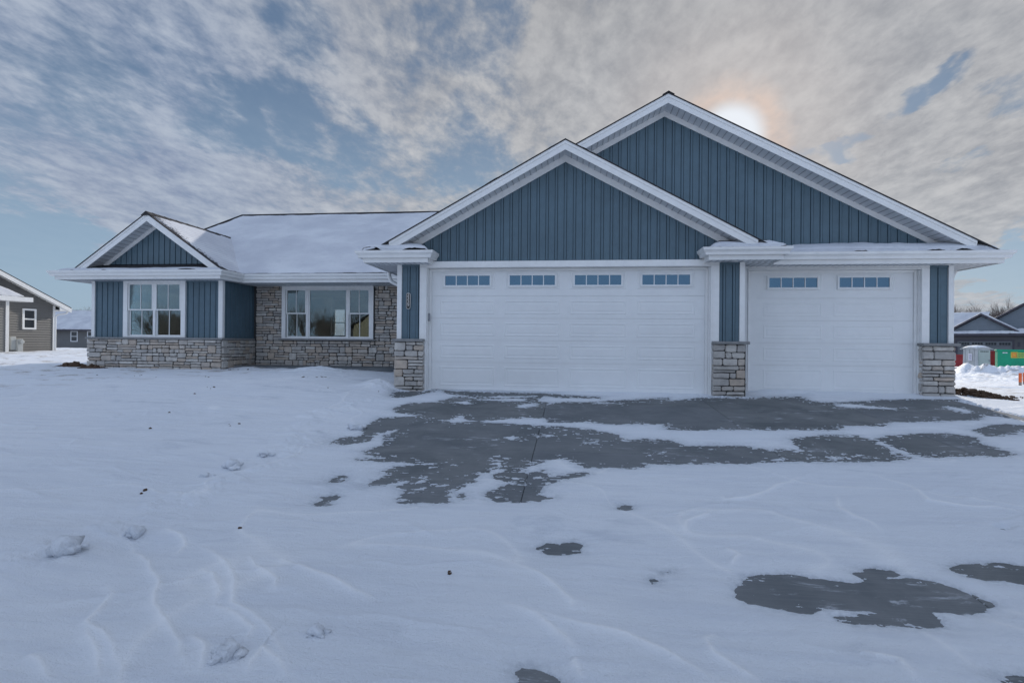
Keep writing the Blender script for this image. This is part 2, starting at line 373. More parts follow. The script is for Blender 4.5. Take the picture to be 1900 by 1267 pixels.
def stones(fr, a0, a1, z0, z1, seed, holes=(), depth=.05, rag=0.):
    """irregular coursed ledge stone, each one a separate chamfered block"""
    rg = random.Random(seed); mb = MB(); g = .0058; rects = []
    z = z0
    while z < z1-.02:
        h = rg.uniform(.13, .21)
        if z1-(z+h) < .09: h = z1-z
        a = a0
        while a < a1-.02:
            jump = rg.random() < .28
            wd = rg.uniform(.13, .24) if jump else rg.uniform(.26, .62)
            if a1-(a+wd) < .11: wd = a1-a
            if jump and h < .19: rows = [0, 1]
            elif h > .165 and rg.random() < .35: rows = [0, rg.uniform(.28, .38), rg.uniform(.60, .70), 1]
            else: rows = [0, rg.choice([.36, .42, .5, .58, .64])+rg.uniform(-.03, .03), 1]
            for c0, c1 in zip(rows[:-1], rows[1:]):
                x = a; e = a+wd
                while x < e-.01:
                    sw = rg.uniform(.12, .36)*(1.25 if (c1-c0)*h < .07 else .85)
                    if e-(x+sw) < .085: sw = e-x
                    rects.append((x, x+sw, z+h*c0, z+h*c1)); x += sw
            a += wd
        z += h
    out = []
    for r_ in rects:
        parts = [r_]
        for (h0, h1, k0, k1) in holes:
            nx = []
            for (x0, x1, y0, y1) in parts:
                if x1 <= h0 or x0 >= h1 or y1 <= k0 or y0 >= k1: nx.append((x0, x1, y0, y1)); continue
                if x0 < h0: nx.append((x0, h0, y0, y1))
                if x1 > h1: nx.append((h1, x1, y0, y1))
                if y0 < k0: nx.append((max(x0, h0), min(x1, h1), y0, k0))
                if y1 > k1: nx.append((max(x0, h0), min(x1, h1), k1, y1))
            parts = nx
        out += [p for p in parts if p[1]-p[0] > .035 and p[3]-p[2] > .03]
    for (x0, x1, y0, y1) in out:
        if rag:
            if abs(x0-a0) < .001: x0 -= rg.uniform(0, rag)
            if abs(x1-a1) < .001: x1 += rg.uniform(0, rag)
        gx0, gx1, gy0, gy1 = x0+g, x1-g, y0+g, y1-g; d = depth+rg.uniform(-.014, .014)
        j = lambda s_=.006: rg.uniform(-s_, s_)
        ch = min(.022, (gy1-gy0)*.3)
        base = []
        for (cx, cy, sx, sy) in ((gx0, gy0, 1, 1), (gx1, gy0, -1, 1), (gx1, gy1, -1, -1), (gx0, gy1, 1, -1)):
            k = ch*rg.uniform(.35, 1.1); cx += j(.005); cy += j(.004)
            pr = [(cx, cy+sy*k), (cx+sx*k, cy)]
            if (sx, sy) in ((-1, 1), (1, -1)): pr.reverse()
            base += pr
        # extra mid points on the long edges
        bb = []
        for i in range(8):
            bb.append(base[i]); nxp = base[(i+1) % 8]
            if i in (1, 5): bb.append(((base[i][0]+nxp[0])/2, (base[i][1]+nxp[1])/2+j(.005)))
        base = bb; n = len(base)
        cxm, cym = (gx0+gx1)/2, (gy0+gy1)/2; i0 = len(mb.v)
        for q, (o, ins) in enumerate(((0, 0), (d-.013, .0), (d, .010))):
            for (x, y) in base:
                dx, dy = cxm-x, cym-y; l = math.hypot(dx, dy)+1e-6
                mb.v.append(fr.p(x+dx/l*ins, o+(j(.005) if q == 2 else 0), y+dy/l*ins))
        for q in range(2):
            for k in range(n):
                mb.f.append((i0+q*n+k, i0+q*n+(k+1) % n, i0+(q+1)*n+(k+1) % n, i0+(q+1)*n+k)); mb.mi.append(0)
        mb.v.append(fr.p(cxm+j(.02), d+j(.004)+.002, cym+j(.01))); ce = len(mb.v)-1
        for k in range(n): mb.f.append((i0+2*n+k, i0+2*n+(k+1) % n, ce)); mb.mi.append(0)
    mb.cur = 1
    return mb

# ------------------------------------------------------------------ numeric noise
def _h(ix, iy, s):
    n = (ix.astype(np.int64)*374761393+iy.astype(np.int64)*668265263+s*1442695041) & 0xffffffff
    n = ((n ^ (n >> 13))*1274126177) & 0xffffffff; n = n ^ (n >> 16)
    return (n & 0xffff)/65535.0
def vnoise(x, y, s=0):
    ix = np.floor(x); iy = np.floor(y); fx = x-ix; fy = y-iy
    fx = fx*fx*fx*(fx*(fx*6-15)+10); fy = fy*fy*fy*(fy*(fy*6-15)+10)
    a = _h(ix, iy, s); b = _h(ix+1, iy, s); c = _h(ix, iy+1, s); e = _h(ix+1, iy+1, s)
    return (a*(1-fx)+b*fx)*(1-fy)+(c*(1-fx)+e*fx)*fy-.5
def fbm(x, y, f, oc=4, s=0, g=.5):
    r = 0; a = 1.
    for i in range(oc):
        ca, sa = math.cos(.7*i+.3), math.sin(.7*i+.3)
        r = r+a*vnoise((x*ca-y*sa)*f, (x*sa+y*ca)*f, s+i*17); f *= 2.03; a *= g
    return r
def sstep(v, a, b): t = np.clip((v-a)/(b-a), 0, 1); return t*t*(3-2*t)

def grid_mesh(name, V, nr, nc, mats, wrap=False, parent=None, smooth=True):
    me = bpy.data.meshes.new(name); nv = nr*nc
    i, j = np.meshgrid(np.arange(nr-1), np.arange(nc if wrap else nc-1), indexing='ij'); i = i.ravel(); j = j.ravel(); j2 = (j+1) % nc
    F = np.stack([i*nc+j, i*nc+j2, (i+1)*nc+j2, (i+1)*nc+j], 1).astype(np.int32)
    me.vertices.add(nv); me.vertices.foreach_set('co', V.astype(np.float32).ravel())
    me.loops.add(F.size); me.loops.foreach_set('vertex_index', F.ravel())
    me.polygons.add(len(F)); me.polygons.foreach_set('loop_start', np.arange(0, F.size, 4, dtype=np.int32))
    me.polygons.foreach_set('loop_total', np.full(len(F), 4, dtype=np.int32))
    me.polygons.foreach_set('use_smooth', np.full(len(F), smooth))
    me.materials.append(mats); me.update(calc_edges=True); me.validate()
    o = bpy.data.objects.new(name, me); C.objects.link(o)
    if parent: o.parent = parent
    return o

def snow_sheet(name, parent, q, nx, ny, th, seed, edge=.06, rough=.5, bare=None, bite=(1, 1, 1, 1), lift=0.):
    """snow lying on a roof plane. q: four corners (bottom-left, bottom-right, top-right, top-left)"""
    q = [np.array(p, float) for p in q]
    u, v = np.meshgrid(np.linspace(0, 1, nx), np.linspace(0, 1, ny)); u = u[..., None]; v = v[..., None]
    P = (q[0]*(1-u)+q[1]*u)*(1-v)+(q[3]*(1-u)+q[2]*u)*v
    n = np.cross(q[1]-q[0], q[3]-q[0]); n = n/np.linalg.norm(n)
    if n[2] < 0: n = -n
    W1 = np.linalg.norm(q[1]-q[0]); H1 = np.linalg.norm(q[3]-q[0]); W2 = np.linalg.norm(q[2]-q[3])
    Wd = (W1*(1-v[..., 0])+W2*v[..., 0])
    du = np.minimum(np.where(bite[3], u[..., 0]*Wd, 9), np.where(bite[1], (1-u[..., 0])*Wd, 9)); dv = np.minimum(np.where(bite[0], v[..., 0]*H1, 9), np.where(bite[2], (1-v[..., 0])*H1, 9))
    dd = np.minimum(du, dv)
    x = P[..., 0]+P[..., 1]*.37; y = P[..., 1]*.8+P[..., 2]*1.1
    nn = fbm(x, y, 3., 5, seed)
    dd = dd+nn*rough*edge*2-edge*.35
    t = np.where(dd > 0, th*(1-np.exp(-dd/edge)), np.maximum(dd*.4, -.018))+np.where(dd > 0, th*.5*fbm(x, y, 1.3, 4, seed+5), 0)
    V = P+n*(t+lift)[..., None]
    o = grid_mesh(name, V.reshape(-1, 3), ny, nx, M['rsnow'], parent=parent)
    at = o.data.attributes.new('bare', 'FLOAT', 'POINT')
    at.data.foreach_set('value', (bare(u[..., 0], v[..., 0]) if bare else np.zeros_like(dd)).astype(np.float32).ravel())
    return o

# ------------------------------------------------------------------ terrain
EXPOSED=[[(-3.05,8.78),(-3.1,9.22),(-2.57,9.35),(-2.41,9.52),(-2.38,9.27),(-2.65,8.67),(-2.91,8.57)],[(-2.62,7.71),(-2.48,8.13),(-2.09,8.27),(-1.92,8.76),(-1.6,8.93),(-1.24,8.71),(-0.69,8.88),(-0.47,9.06),(-0.55,8.54),(-0.29,8.38),(0.01,8.51),(0.4,8.46),(0.74,8.41),(0.91,8.61),(1.18,8.65),(1.61,8.82),(2.22,9.22),(2.88,9.29),(3.81,9.51),(3.77,9.04),(3.98,8.97),(4.35,9.01),(4.66,9.17),(5.09,9.34),(5.66,9.46),(6.14,9.47),(6.1,8.72),(6.01,7.98),(5.68,8.16),(5.34,7.8),(4.61,7.62),(4.04,7.52),(3.9,7.28),(3.44,7.23),(3.17,6.97),(2.8,6.93),(2.62,6.94),(1.65,6.83),(1.21,6.78),(1.2,7.1),(0.83,7.05),(0.51,6.99),(0.14,7.1),(-0.24,7.0),(-0.32,7.29),(-0.71,7.24),(-1.2,6.98),(-1.36,7.03),(-1.5,7.35),(-1.6,7.04),(-1.82,6.91),(-2.09,7.23),(-2.41,7.38)],[(4.87,7.12),(5.32,7.47),(5.58,7.55),(5.67,7.48),(5.79,7.44),(5.59,7.18),(5.45,7.16),(5.07,6.94),(4.82,6.86)],[(2.51,6.41),(2.97,6.7),(3.2,6.7),(3.31,6.67),(3.31,6.55),(3.4,6.47),(3.36,6.2),(3.33,6.0),(3.34,5.78),(3.06,5.65),(2.66,5.57),(2.35,5.53),(2.25,5.57),(1.96,5.49),(1.55,5.4),(1.11,5.36),(0.72,5.25),(0.6,5.17),(0.34,5.14),(0.16,5.11),(-0.03,5.36),(-0.35,5.4),(-0.63,5.44),(-0.94,5.44),(-1.19,6.88),(-0.8,6.84),(-0.29,6.74),(-0.02,6.61),(0.1,6.47),(0.24,6.58),(0.47,6.46),(0.65,6.15),(0.85,6.21),(1.11,6.19),(1.24,5.96),(1.67,6.05),(1.83,6.03),(2.05,5.9),(2.25,5.96),(2.46,5.85),(2.45,6.1)],[(3.45,6.34),(3.49,6.57),(4.0,6.86),(4.45,6.92),(4.62,6.79),(4.47,6.5),(4.47,6.33),(4.53,6.14),(4.39,6.01),(4.15,5.98),(3.84,5.91),(3.54,5.84),(3.47,5.94),(3.44,6.13)],[(-2.62,7.72),(-2.39,7.45),(-2.08,7.18),(-2.53,7.05),(-2.56,6.79),(-2.54,6.41),(-2.41,6.03),(-2.57,5.92),(-2.63,5.65),(-2.44,5.61),(-2.24,5.82),(-2.27,5.91),(-2.31,6.18),(-2.13,6.3),(-2.04,6.16),(-2.14,6.06),(-2.05,5.72),(-2.12,5.36),(-2.04,5.26),(-1.81,5.18),(-2.05,5.12),(-1.77,5.07),(-1.47,5.08),(-1.13,5.08),(-1.44,4.97),(-1.64,4.91),(-1.69,4.73),(-1.58,4.66),(-1.71,4.36),(-1.69,4.32),(-1.5,4.48),(-1.26,4.66),(-1.43,4.37),(-1.33,4.31),(-1.33,4.13),(-1.3,4.03),(-1.21,3.99),(-1.01,4.02),(-0.92,4.09),(-0.94,4.31),(-0.91,4.43),(-0.83,4.5),(-0.8,4.56),(-0.83,4.77),(-0.77,4.86),(-0.73,5.02),(-0.75,5.2),(-0.73,5.31),(-0.66,5.21),(-0.57,4.92),(-0.5,4.92),(-0.44,4.9),(-0.44,5.08),(-0.3,5.21),(-0.29,5.32),(-0.12,5.37),(0.16,5.33),(0.3,5.16),(0.52,5.16),(0.59,5.29),(0.93,5.3),(1.01,5.34),(1.01,5.75),(0.63,6.11),(0.25,6.62),(-0.25,6.78),(-0.71,6.75),(-0.96,6.78),(-1.15,6.9),(-1.4,6.96),(-1.59,6.9),(-1.88,6.84),(-2.11,7.28)],[(-0.68,4.27),(-0.58,4.47),(-0.43,4.59),(-0.24,4.73),(-0.11,4.8),(0.13,4.88),(-0.02,4.75),(-0.18,4.62),(-0.26,4.48),(-0.22,4.39),(-0.25,4.32),(-0.11,4.26),(-0.22,4.15),(-0.43,4.12),(-0.56,4.12)],[(-0.66,4.71),(-0.58,4.86),(-0.42,4.87),(-0.25,4.92),(-0.19,4.81),(-0.36,4.71),(-0.55,4.64)],[(-1.98,3.92),(-1.94,4.0),(-1.95,4.09),(-1.86,4.15),(-1.79,4.11),(-1.8,4.04),(-1.85,3.99),(-1.81,3.93),(-1.89,3.9)],[(-0.9,4.23),(-0.86,4.29),(-0.81,4.22),(-0.81,4.15),(-0.86,4.14)],[(-2.06,4.47),(-2.01,4.61),(-1.96,4.58),(-1.95,4.48),(-2.0,4.45)],[(0.36,4.1),(0.4,4.15),(0.45,4.14),(0.41,4.09)],[(-0.2,3.37),(-0.15,3.44),(-0.07,3.43),(0.02,3.47),(0.06,3.43),(0.05,3.35),(-0.03,3.31),(-0.13,3.3)],[(0.46,3.19),(0.52,3.16),(0.58,3.19),(0.58,3.14),(0.51,3.12)],[(0.44,3.06),(0.47,3.07),(0.49,3.04),(0.45,3.02)],[(0.88,3.02),(0.96,3.09),(1.08,3.18),(1.22,3.21),(1.31,3.19),(1.44,3.16),(1.54,3.15),(1.6,3.18),(1.58,3.27),(1.68,3.29),(1.78,3.3),(1.84,3.27),(1.76,3.21),(1.87,3.21),(1.99,3.2),(2.05,3.16),(2.11,3.08),(2.14,3.01),(2.04,2.93),(1.92,2.88),(1.8,2.87),(1.8,2.82),(1.76,2.77),(1.61,2.76),(1.47,2.72),(1.35,2.72),(1.29,2.75),(1.28,2.79),(1.39,2.83),(1.49,2.86),(1.46,2.86),(1.28,2.86),(1.19,2.81),(1.1,2.82),(1.0,2.84),(0.91,2.87),(0.87,2.93)],[(2.17,3.4),(2.29,3.44),(2.48,3.46),(2.73,3.47),(2.55,3.24),(2.37,3.24),(2.28,3.23),(2.2,3.29),(2.17,3.35)],[(-0.23,2.22),(-0.2,2.26),(-0.14,2.26),(-0.08,2.23),(-0.05,2.19),(-0.02,2.14),(-0.19,2.12),(-0.22,2.18)],[(1.72,2.41),(1.81,2.44),(1.88,2.44),(1.89,2.37),(1.68,2.33)],[(-2.4,9.5),(-2.03,9.39),(-1.67,9.35),(-0.99,9.36),(-0.48,9.32),(0.08,9.14),(0.52,9.04),(0.45,8.89),(-0.05,8.9),(-0.63,9.04),(-1.27,8.93),(-1.79,8.93),(-2.1,9.09)],[(0.31,8.53),(0.94,8.83),(1.6,9.13),(1.53,8.73),(0.91,8.52)],[(5.76,9.27),(6.25,9.53),(6.17,8.11),(5.97,7.37),(5.96,8.01),(5.94,8.5)]]
COVERED=[[(-2.29,6.13),(-2.2,6.29),(-2.11,6.3),(-2.14,6.1),(-2.06,5.76),(-2.13,5.55),(-2.14,5.36),(-2.25,5.27),(-2.28,5.53),(-2.23,5.78)],[(-1.61,6.9),(-1.57,7.15),(-1.51,7.35),(-1.42,7.21),(-1.39,7.05),(-1.24,6.97),(-1.38,6.87),(-1.53,6.85)],[(-0.73,6.11),(-0.7,6.22),(-0.63,6.21),(-0.62,6.03),(-0.69,6.02)],[(-0.35,6.3),(-0.26,6.35),(-0.14,6.38),(-0.23,6.19),(-0.29,6.18)],[(-1.31,4.32),(-1.05,4.46),(-1.05,4.44),(-1.22,4.35)],[(0.09,6.46),(0.19,6.23),(0.33,5.87),(0.31,5.84),(0.21,6.06)],[(0.88,5.68),(0.92,5.67),(0.97,5.5),(0.94,5.46)],[(3.99,8.8),(4.23,8.88),(4.45,8.74),(4.61,8.63),(4.89,8.53),(4.58,8.47),(4.22,8.5),(3.95,8.58)],[(5.56,8.82),(5.74,8.76),(5.77,8.49),(5.71,8.28),(5.53,8.28),(5.51,8.58)],[(4.73,7.85),(4.88,7.94),(4.79,7.77)],[(2.51,5.78),(2.68,5.77),(2.69,5.59),(2.51,5.66)],[(2.72,5.84),(2.87,5.82),(3.05,5.75),(3.01,5.7),(2.76,5.75)],[(2.05,5.66),(2.14,5.67),(2.25,5.57),(2.0,5.53),(1.89,5.47)],[(3.23,6.63),(3.39,6.65),(3.47,6.61),(3.47,6.22),(3.53,5.83),(3.29,5.73),(3.31,6.0),(3.32,6.24),(3.4,6.56)],[(-1.92,8.91),(-1.73,8.93),(-1.35,8.64),(-0.92,8.74),(-0.7,8.71),(-0.71,8.5),(-0.95,8.44),(-1.3,8.47),(-1.69,8.75)],[(-1.88,8.28),(-1.62,8.4),(-1.49,8.16),(-1.59,8.07)],[(-0.88,8.07),(-0.73,8.33),(-0.46,8.28),(-0.56,8.0),(-0.75,7.89)]]
CRESTS=[[(-2.94,3.16),(-2.69,3.05),(-2.42,2.88),(-2.2,2.69),(-2.05,2.51),(-1.89,2.32),(-1.78,2.26),(-1.69,2.18),(-1.64,2.1),(-1.5,1.97)],[(-2.28,3.11),(-2.13,3.01),(-1.95,2.88),(-1.78,2.73),(-1.64,2.51),(-1.51,2.42),(-1.32,2.27),(-1.09,2.03)],[(-2.04,2.81),(-1.92,2.74),(-1.79,2.61),(-1.72,2.5)],[(-2.67,3.27),(-2.52,3.21),(-2.37,3.08),(-2.32,2.97)],[(-2.43,2.61),(-2.31,2.53),(-2.26,2.42),(-2.23,2.3),(-2.09,2.22),(-1.94,2.1),(-1.76,1.95)],[(-2.21,2.28),(-2.12,2.18),(-1.98,2.06),(-1.86,1.94)],[(-1.76,2.5),(-1.63,2.45),(-1.52,2.36),(-1.42,2.28),(-1.42,2.21)],[(-1.7,2.26),(-1.57,2.14),(-1.47,1.99)],[(-1.87,2.98),(-1.68,2.82),(-1.54,2.73),(-1.51,2.64)],[(-1.65,2.97),(-1.42,2.85),(-1.15,2.73),(-0.96,2.63)],[(-1.28,2.02),(-1.31,2.09),(-1.31,2.17),(-1.2,2.1),(-1.11,2.03)],[(-2.25,2.05),(-2.18,2.01),(-2.05,1.92)],[(-0.32,3.07),(-0.15,2.96),(-0.06,2.85),(0.0,2.73),(-0.01,2.65)],[(-0.33,2.66),(-0.16,2.59),(-0.05,2.47),(0.03,2.35)],[(-0.25,2.65),(0.0,2.56),(0.2,2.47),(0.37,2.39),(0.48,2.31),(0.57,2.22)],[(0.02,2.33),(0.01,2.28),(0.06,2.17)],[(0.68,2.57),(0.61,2.5),(0.61,2.4),(0.69,2.29),(0.75,2.24)],[(1.24,2.51),(1.38,2.45),(1.35,2.31)],[(0.94,3.46),(0.99,3.35),(0.92,3.21)],[(2.11,4.55),(1.98,4.24),(2.0,4.06),(2.07,3.96),(2.06,3.8)],[(1.19,4.44),(1.19,4.31),(1.36,4.38),(1.69,4.69),(2.05,4.99)],[(0.74,3.65),(0.8,3.85),(1.03,4.06)],[(2.67,5.17),(2.76,4.81),(2.69,4.44),(2.91,4.35),(3.13,4.37),(3.25,4.27)]]
DRIFTS = [(-5.6, 11.5, .55, .35, .11), (-3.45, 9.45, .30, .38, .14), (-7.6, 12.1, .4, .3, .05), (4.6, 9.98, 1.3, .16, .04), (3.6, 9.95, .4, .15, .05), (0.6, 9.40, 1.8, .07, .012), (2.6, 9.22, .3, .06, .03),
          (2.93, 4.0, .07, .05, -.05), (2.99, 3.97, .06, .05, .03), (-2.6, 3.05, .25, .12, -.035), (-3.4, 2.95, .5, .25, .04), (-1.3, 1.75, .18, .10, -.03), (-.95, 1.6, .14, .08, .03), (-.35, 1.72, .2, .05, -.025), (-2.0, 2.0, .3, .15, -.02), (-1.7, 2.3, .12, .1, -.02), (-.7, 2.3, .1, .07, -.02), (.4, 1.7, .3, .2, .015)]

def drive_z(x, y): return -.03-.07*(9.4-np.minimum(y, 9.4))
def base(x, y):
    yy = np.minimum(y, 9.4)
    z = -.03-.07*(9.4-yy); z = np.where(yy < -2, -.03-.07*11.4-.012*(-2-yy), z); z = np.maximum(z, -1.25)
    back = np.maximum(y-9.4, 0)
    wr = sstep(x, 5.5, 13.)
    zr = np.maximum(-.045*back, -1.05)+.0*x
    zl = .02*np.minimum(back, 3)-.02*np.clip(y-34, 0, 60)
    z = z+np.where(y > 9.4, zr*wr+zl*(1-wr), 0)
    wl = sstep(-x, 3.0, 5.2)*sstep(y, -6, 3)
    z = z+.075*wl
    # right verge falls gently beside the slab
    return z-.05*sstep(x, 6.25, 8.)*sstep(y, 2, 7)

def poly_sd(px, py, poly):
    """signed distance to a polygon (negative inside)"""
    n = len(poly); d2 = np.full(px.shape, 1e9); ins = np.zeros(px.shape, bool)
    for i in range(n):
        ax, ay = poly[i]; bx, by = poly[(i+1) % n]; ex, ey = bx-ax, by-ay; L = ex*ex+ey*ey+1e-9
        t = np.clip(((px-ax)*ex+(py-ay)*ey)/L, 0, 1)
        d2 = np.minimum(d2, (px-ax-t*ex)**2+(py-ay-t*ey)**2)
        c = ((ay > py) != (by > py)) & (px < (bx-ax)*(py-ay)/(by-ay+1e-12)+ax)
        ins ^= c
    d_ = np.sqrt(d2); return np.where(ins, -d_, d_)
def crop(px, py, poly, m):
    a = np.array(poly); return (px > a[:, 0].min()-m) & (px < a[:, 0].max()+m) & (py > a[:, 1].min()-m) & (py < a[:, 1].max()+m)

SNOW_ATTR = {}
def snow_height(X, Y):
    B = base(X, Y); r = np.hypot(X, Y)
    near = np.exp(-np.maximum(r-10, 0)/14)
    far = 1-near
    T_ = .034+.022*sstep(-X, 3.0, 3.6)-.024*sstep(Y, 4.2, 5.2)*sstep(X, -3.1, -2.4)*(1-sstep(X, 6, 7))
    und = .030*fbm(X, Y, .55, 3, 3)+.012*fbm(X, Y, 1.7, 3, 9)
    wx0 = fbm(X, Y, .5, 3, 111); wy0 = fbm(X, Y, .5, 3, 113)
    line = np.clip(1-np.abs(fbm(X*.9+wx0*1.6, Y*.55+wy0*1.6, .75, 2, 115))*9, 0, 1)
    und = und+.009*line**2*np.exp(-np.maximum(r-9, 0)/4)
    # wind ripples running roughly across the slope
    xs, ys = X*.98+Y*.2, -X*.2+Y*.98
    wob = fbm(X, Y, .9, 2, 21)
    rip = fbm(xs*.55+wob*.6, ys*3.6+wob*1.5, 1.7, 4, 31)
    rg = (1-np.abs(fbm(xs*.8+wob, ys*2.2+wob, .9, 3, 41))*3.2)
    und = und+.006*rip+.010*np.clip(rg, 0, 1)**3
    sd = np.full(X.shape, 3.0)
    sel = (r < 13)
    for P_ in EXPOSED:
        k = sel & crop(X, Y, P_, 1.0)
        sd[k] = np.minimum(sd[k], poly_sd(X[k], Y[k], P_))
    for P_ in COVERED:
        k = sel & crop(X, Y, P_, .5)
        sd[k] = np.maximum(sd[k], -poly_sd(X[k], Y[k], P_))
    edge_n = .05*fbm(X*.7, Y*1.4, 5., 3, 77)+(.012+.04*sstep(Y, 3.2, 4.6))*fbm(X*.6, Y*1.5, 17., 4, 78, .65)+.03*np.clip(fbm(X*.4, Y*2.2, 9., 3, 79), -.2, .1)
    sdn = sd+edge_n-.03*sstep(Y, 4.2, 5.)*sstep(X, -3.2, -1)
    # wind-blown crumbs of snow beyond the edge and bites out of it
    kf = .35+.65*sstep(Y, 3.2, 4.6)
    crumb = fbm(X*.55+Y*.12, Y*1.35, 24., 4, 81, .6)
    sdn = np.maximum(sdn, .10*kf*(crumb-.20/kf**.5)+.55*np.minimum(sd, 0)*.35)
    sdn = np.minimum(sdn, .12*(.34/kf+fbm(X*.45, Y*1.5, 13., 4, 83, .6))+1.0*np.maximum(sd, 0))
    up = T_*(1-np.exp(-np.maximum(sdn, 0)/.16))+und*sstep(sdn, 0, .5)
    up = np.maximum(up, .006*sstep(sdn, 0, .02))
    thin = np.maximum(sdn*1.2, -.11)
    t = np.where(sdn > 0, up, thin)
    # drift crests
    k0 = sel & (Y < 8) & (Y > .8)
    cx, cy = X[k0], Y[k0]; wx = cx+.05*fbm(cx, cy, 2.5, 3, 55); wy = cy+.05*fbm(cx, cy, 2.5, 3, 56); add = np.zeros(cx.shape); crs = np.zeros(cx.shape)
    for L_ in CRESTS:
        k = crop(wx, wy, L_, .6)
        if not k.any(): continue
        x, y = wx[k], wy[k]; best = np.full(x.shape, 9.); side = np.ones(x.shape); tt = np.zeros(x.shape)
        n = len(L_)-1
        for i in range(n):
            ax, ay = L_[i]; bx, by = L_[i+1]; ex, ey = bx-ax, by-ay; LL = ex*ex+ey*ey+1e-9
            q = np.clip(((x-ax)*ex+(y-ay)*ey)/LL, 0, 1); dd = np.hypot(x-ax-q*ex, y-ay-q*ey)
            c = dd < best; best = np.where(c, dd, best); side = np.where(c, np.sign(ex*(y-ay)-ey*(x-ax)), side); tt = np.where(c, (i+q)/n, tt)
        fade = np.clip(np.sin(np.pi*np.clip(tt, 0, 1)), 0, 1)**.7
        amp = .030*fade
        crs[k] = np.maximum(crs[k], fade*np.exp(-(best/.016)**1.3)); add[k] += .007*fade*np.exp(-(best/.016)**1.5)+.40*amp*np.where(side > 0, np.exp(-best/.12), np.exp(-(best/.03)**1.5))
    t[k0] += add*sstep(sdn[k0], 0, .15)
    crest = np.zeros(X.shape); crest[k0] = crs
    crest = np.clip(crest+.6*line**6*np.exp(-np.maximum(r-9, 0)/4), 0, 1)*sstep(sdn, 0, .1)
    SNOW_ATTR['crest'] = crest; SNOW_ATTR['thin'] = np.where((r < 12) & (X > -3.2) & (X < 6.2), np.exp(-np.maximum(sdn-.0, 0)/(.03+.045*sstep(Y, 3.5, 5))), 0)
    # yard edge, lumps, drifts (x, y, radius x, radius y, height)
    line = np.exp(-((X+3.05+.25*np.sin(Y*1.1)+.3*fbm(X*0, Y, .8, 2, 5))/.22)**2)*sstep(Y, 1.2, 2.5)*(1-sstep(Y, 7.5, 9.))
    t = t+line*(.02+.05*np.clip(fbm(X, Y, 5, 4, 12), -.1, .6))*sstep(sdn, 0, .1)
    for (x, y, rx, ry, h) in DRIFTS:
        g = np.exp(-((X-x)/rx)**2-((Y-y)/ry)**2); t = t+h*g*(1+.5*fbm(X, Y, 4, 3, 60))
    # trampled, lumpy snow away from the house
    t = t+far*(.10*fbm(X, Y, .35, 4, 91)+.05*np.clip(fbm(X, Y, 1.3, 4, 92), 0, 1))
    # ploughed bank across the street
    bl = 41.5+.8*np.sin(X*.3); bank = np.exp(-((Y-bl-.0*X)/1.7)**2)*sstep(X, 20, 32)*(1-sstep(X, 60, 80))
    t = t+bank*(.10+.9*sstep(X, 27.6, 29.2))*(.62+1.3*np.clip(fbm(X, Y, .42, 5, 93, .6), -.25, .8)+.12*fbm(X, Y, 2.5, 3, 94))
    rough = sstep(Y, 27, 36)*(1-sstep(Y, 42, 47))*sstep(X, 14, 22)
    t = t+rough*.16*np.clip(fbm(X, Y, 1.6, 4, 95, .6), -.3, .6)
    # tyre ruts on the right
    for k_, off in enumerate((0., 1.6, 5.0, 6.7)):
        yl = 14.2+off-.10*(X-10)+.4*np.sin(X*.35+k_)
        t = t-.09*np.exp(-((Y-yl)/.16)**2)*sstep(X, 8, 10)*(.6+fbm(X, Y, .8, 2, 70+k_))
    # nothing may rise inside the house or the slab edge on the right
    t = np.where((X > 6.02) & (X < 6.14+.03*fbm(X, Y, 6, 2, 8)) & (Y > 7.9) & (Y < 9.5) & (sdn < .25), -.02, t)
    inside = (X > -11.3) & (X < 6.35) & (Y > 12.2) & (Y < 20.5)
    t = np.where(inside, -.1, t)
    return B+t

fa = np.radians(np.linspace(-57, 45, 1150)); ra = np.radians(np.linspace(45, 303, 150)[1:-1]); AZ = np.concatenate([fa, ra])
rr = np.concatenate([np.linspace(.25, 1.9, 24)[:-1], np.geomspace(1.9, 13.5, 640), np.geomspace(13.5, 60, 150)[1:], np.geomspace(60, 900, 40)[1:]])
rr_, az_ = np.meshgrid(rr, AZ, indexing='ij'); GX = rr_*np.sin(az_); GY = rr_*np.cos(az_)
GZ = snow_height(GX, GY)
snow = grid_mesh('snow_ground', np.stack([GX, GY, GZ], -1).reshape(-1, 3), len(rr), len(AZ), M['snow'], wrap=True)
tag(snow, kind='structure')
for k_ in ('crest', 'thin'): snow.data.attributes.new(k_, 'FLOAT', 'POINT').data.foreach_set('value', SNOW_ATTR[k_].astype(np.float32).ravel())

# driveway of separate slabs with open joints
mb = MB(); jx = [-3.3, -.38, 2.1, 4.1, 6.12]; jy = [-1.2, .9, 2.72, 4.5, 5.62, 7.1, 8.3, 9.5]
g = .002
for a0, a1 in zip(jx[:-1], jx[1:]):
    for b0, b1 in zip(jy[:-1], jy[1:]):
        x0, x1, y0, y1 = a0+g, a1-g, b0+g, b1-g; f = lambda y: float(drive_z(0, y))
        mb.hexa([(x0, y0, f(y0)-.12), (x1, y0, f(y0)-.12), (x1, y1, f(y1)-.12), (x0, y1, f(y1)-.12), (x0, y0, f(y0)), (x1, y0, f(y0)), (x1, y1, f(y1)), (x0, y1, f(y1))])
mb.box(-3.1, 6.44, 9.51, 10.3, -.15, -.031)
tag(mb.build('driveway', M['concrete'], bevel=.006), kind='structure')

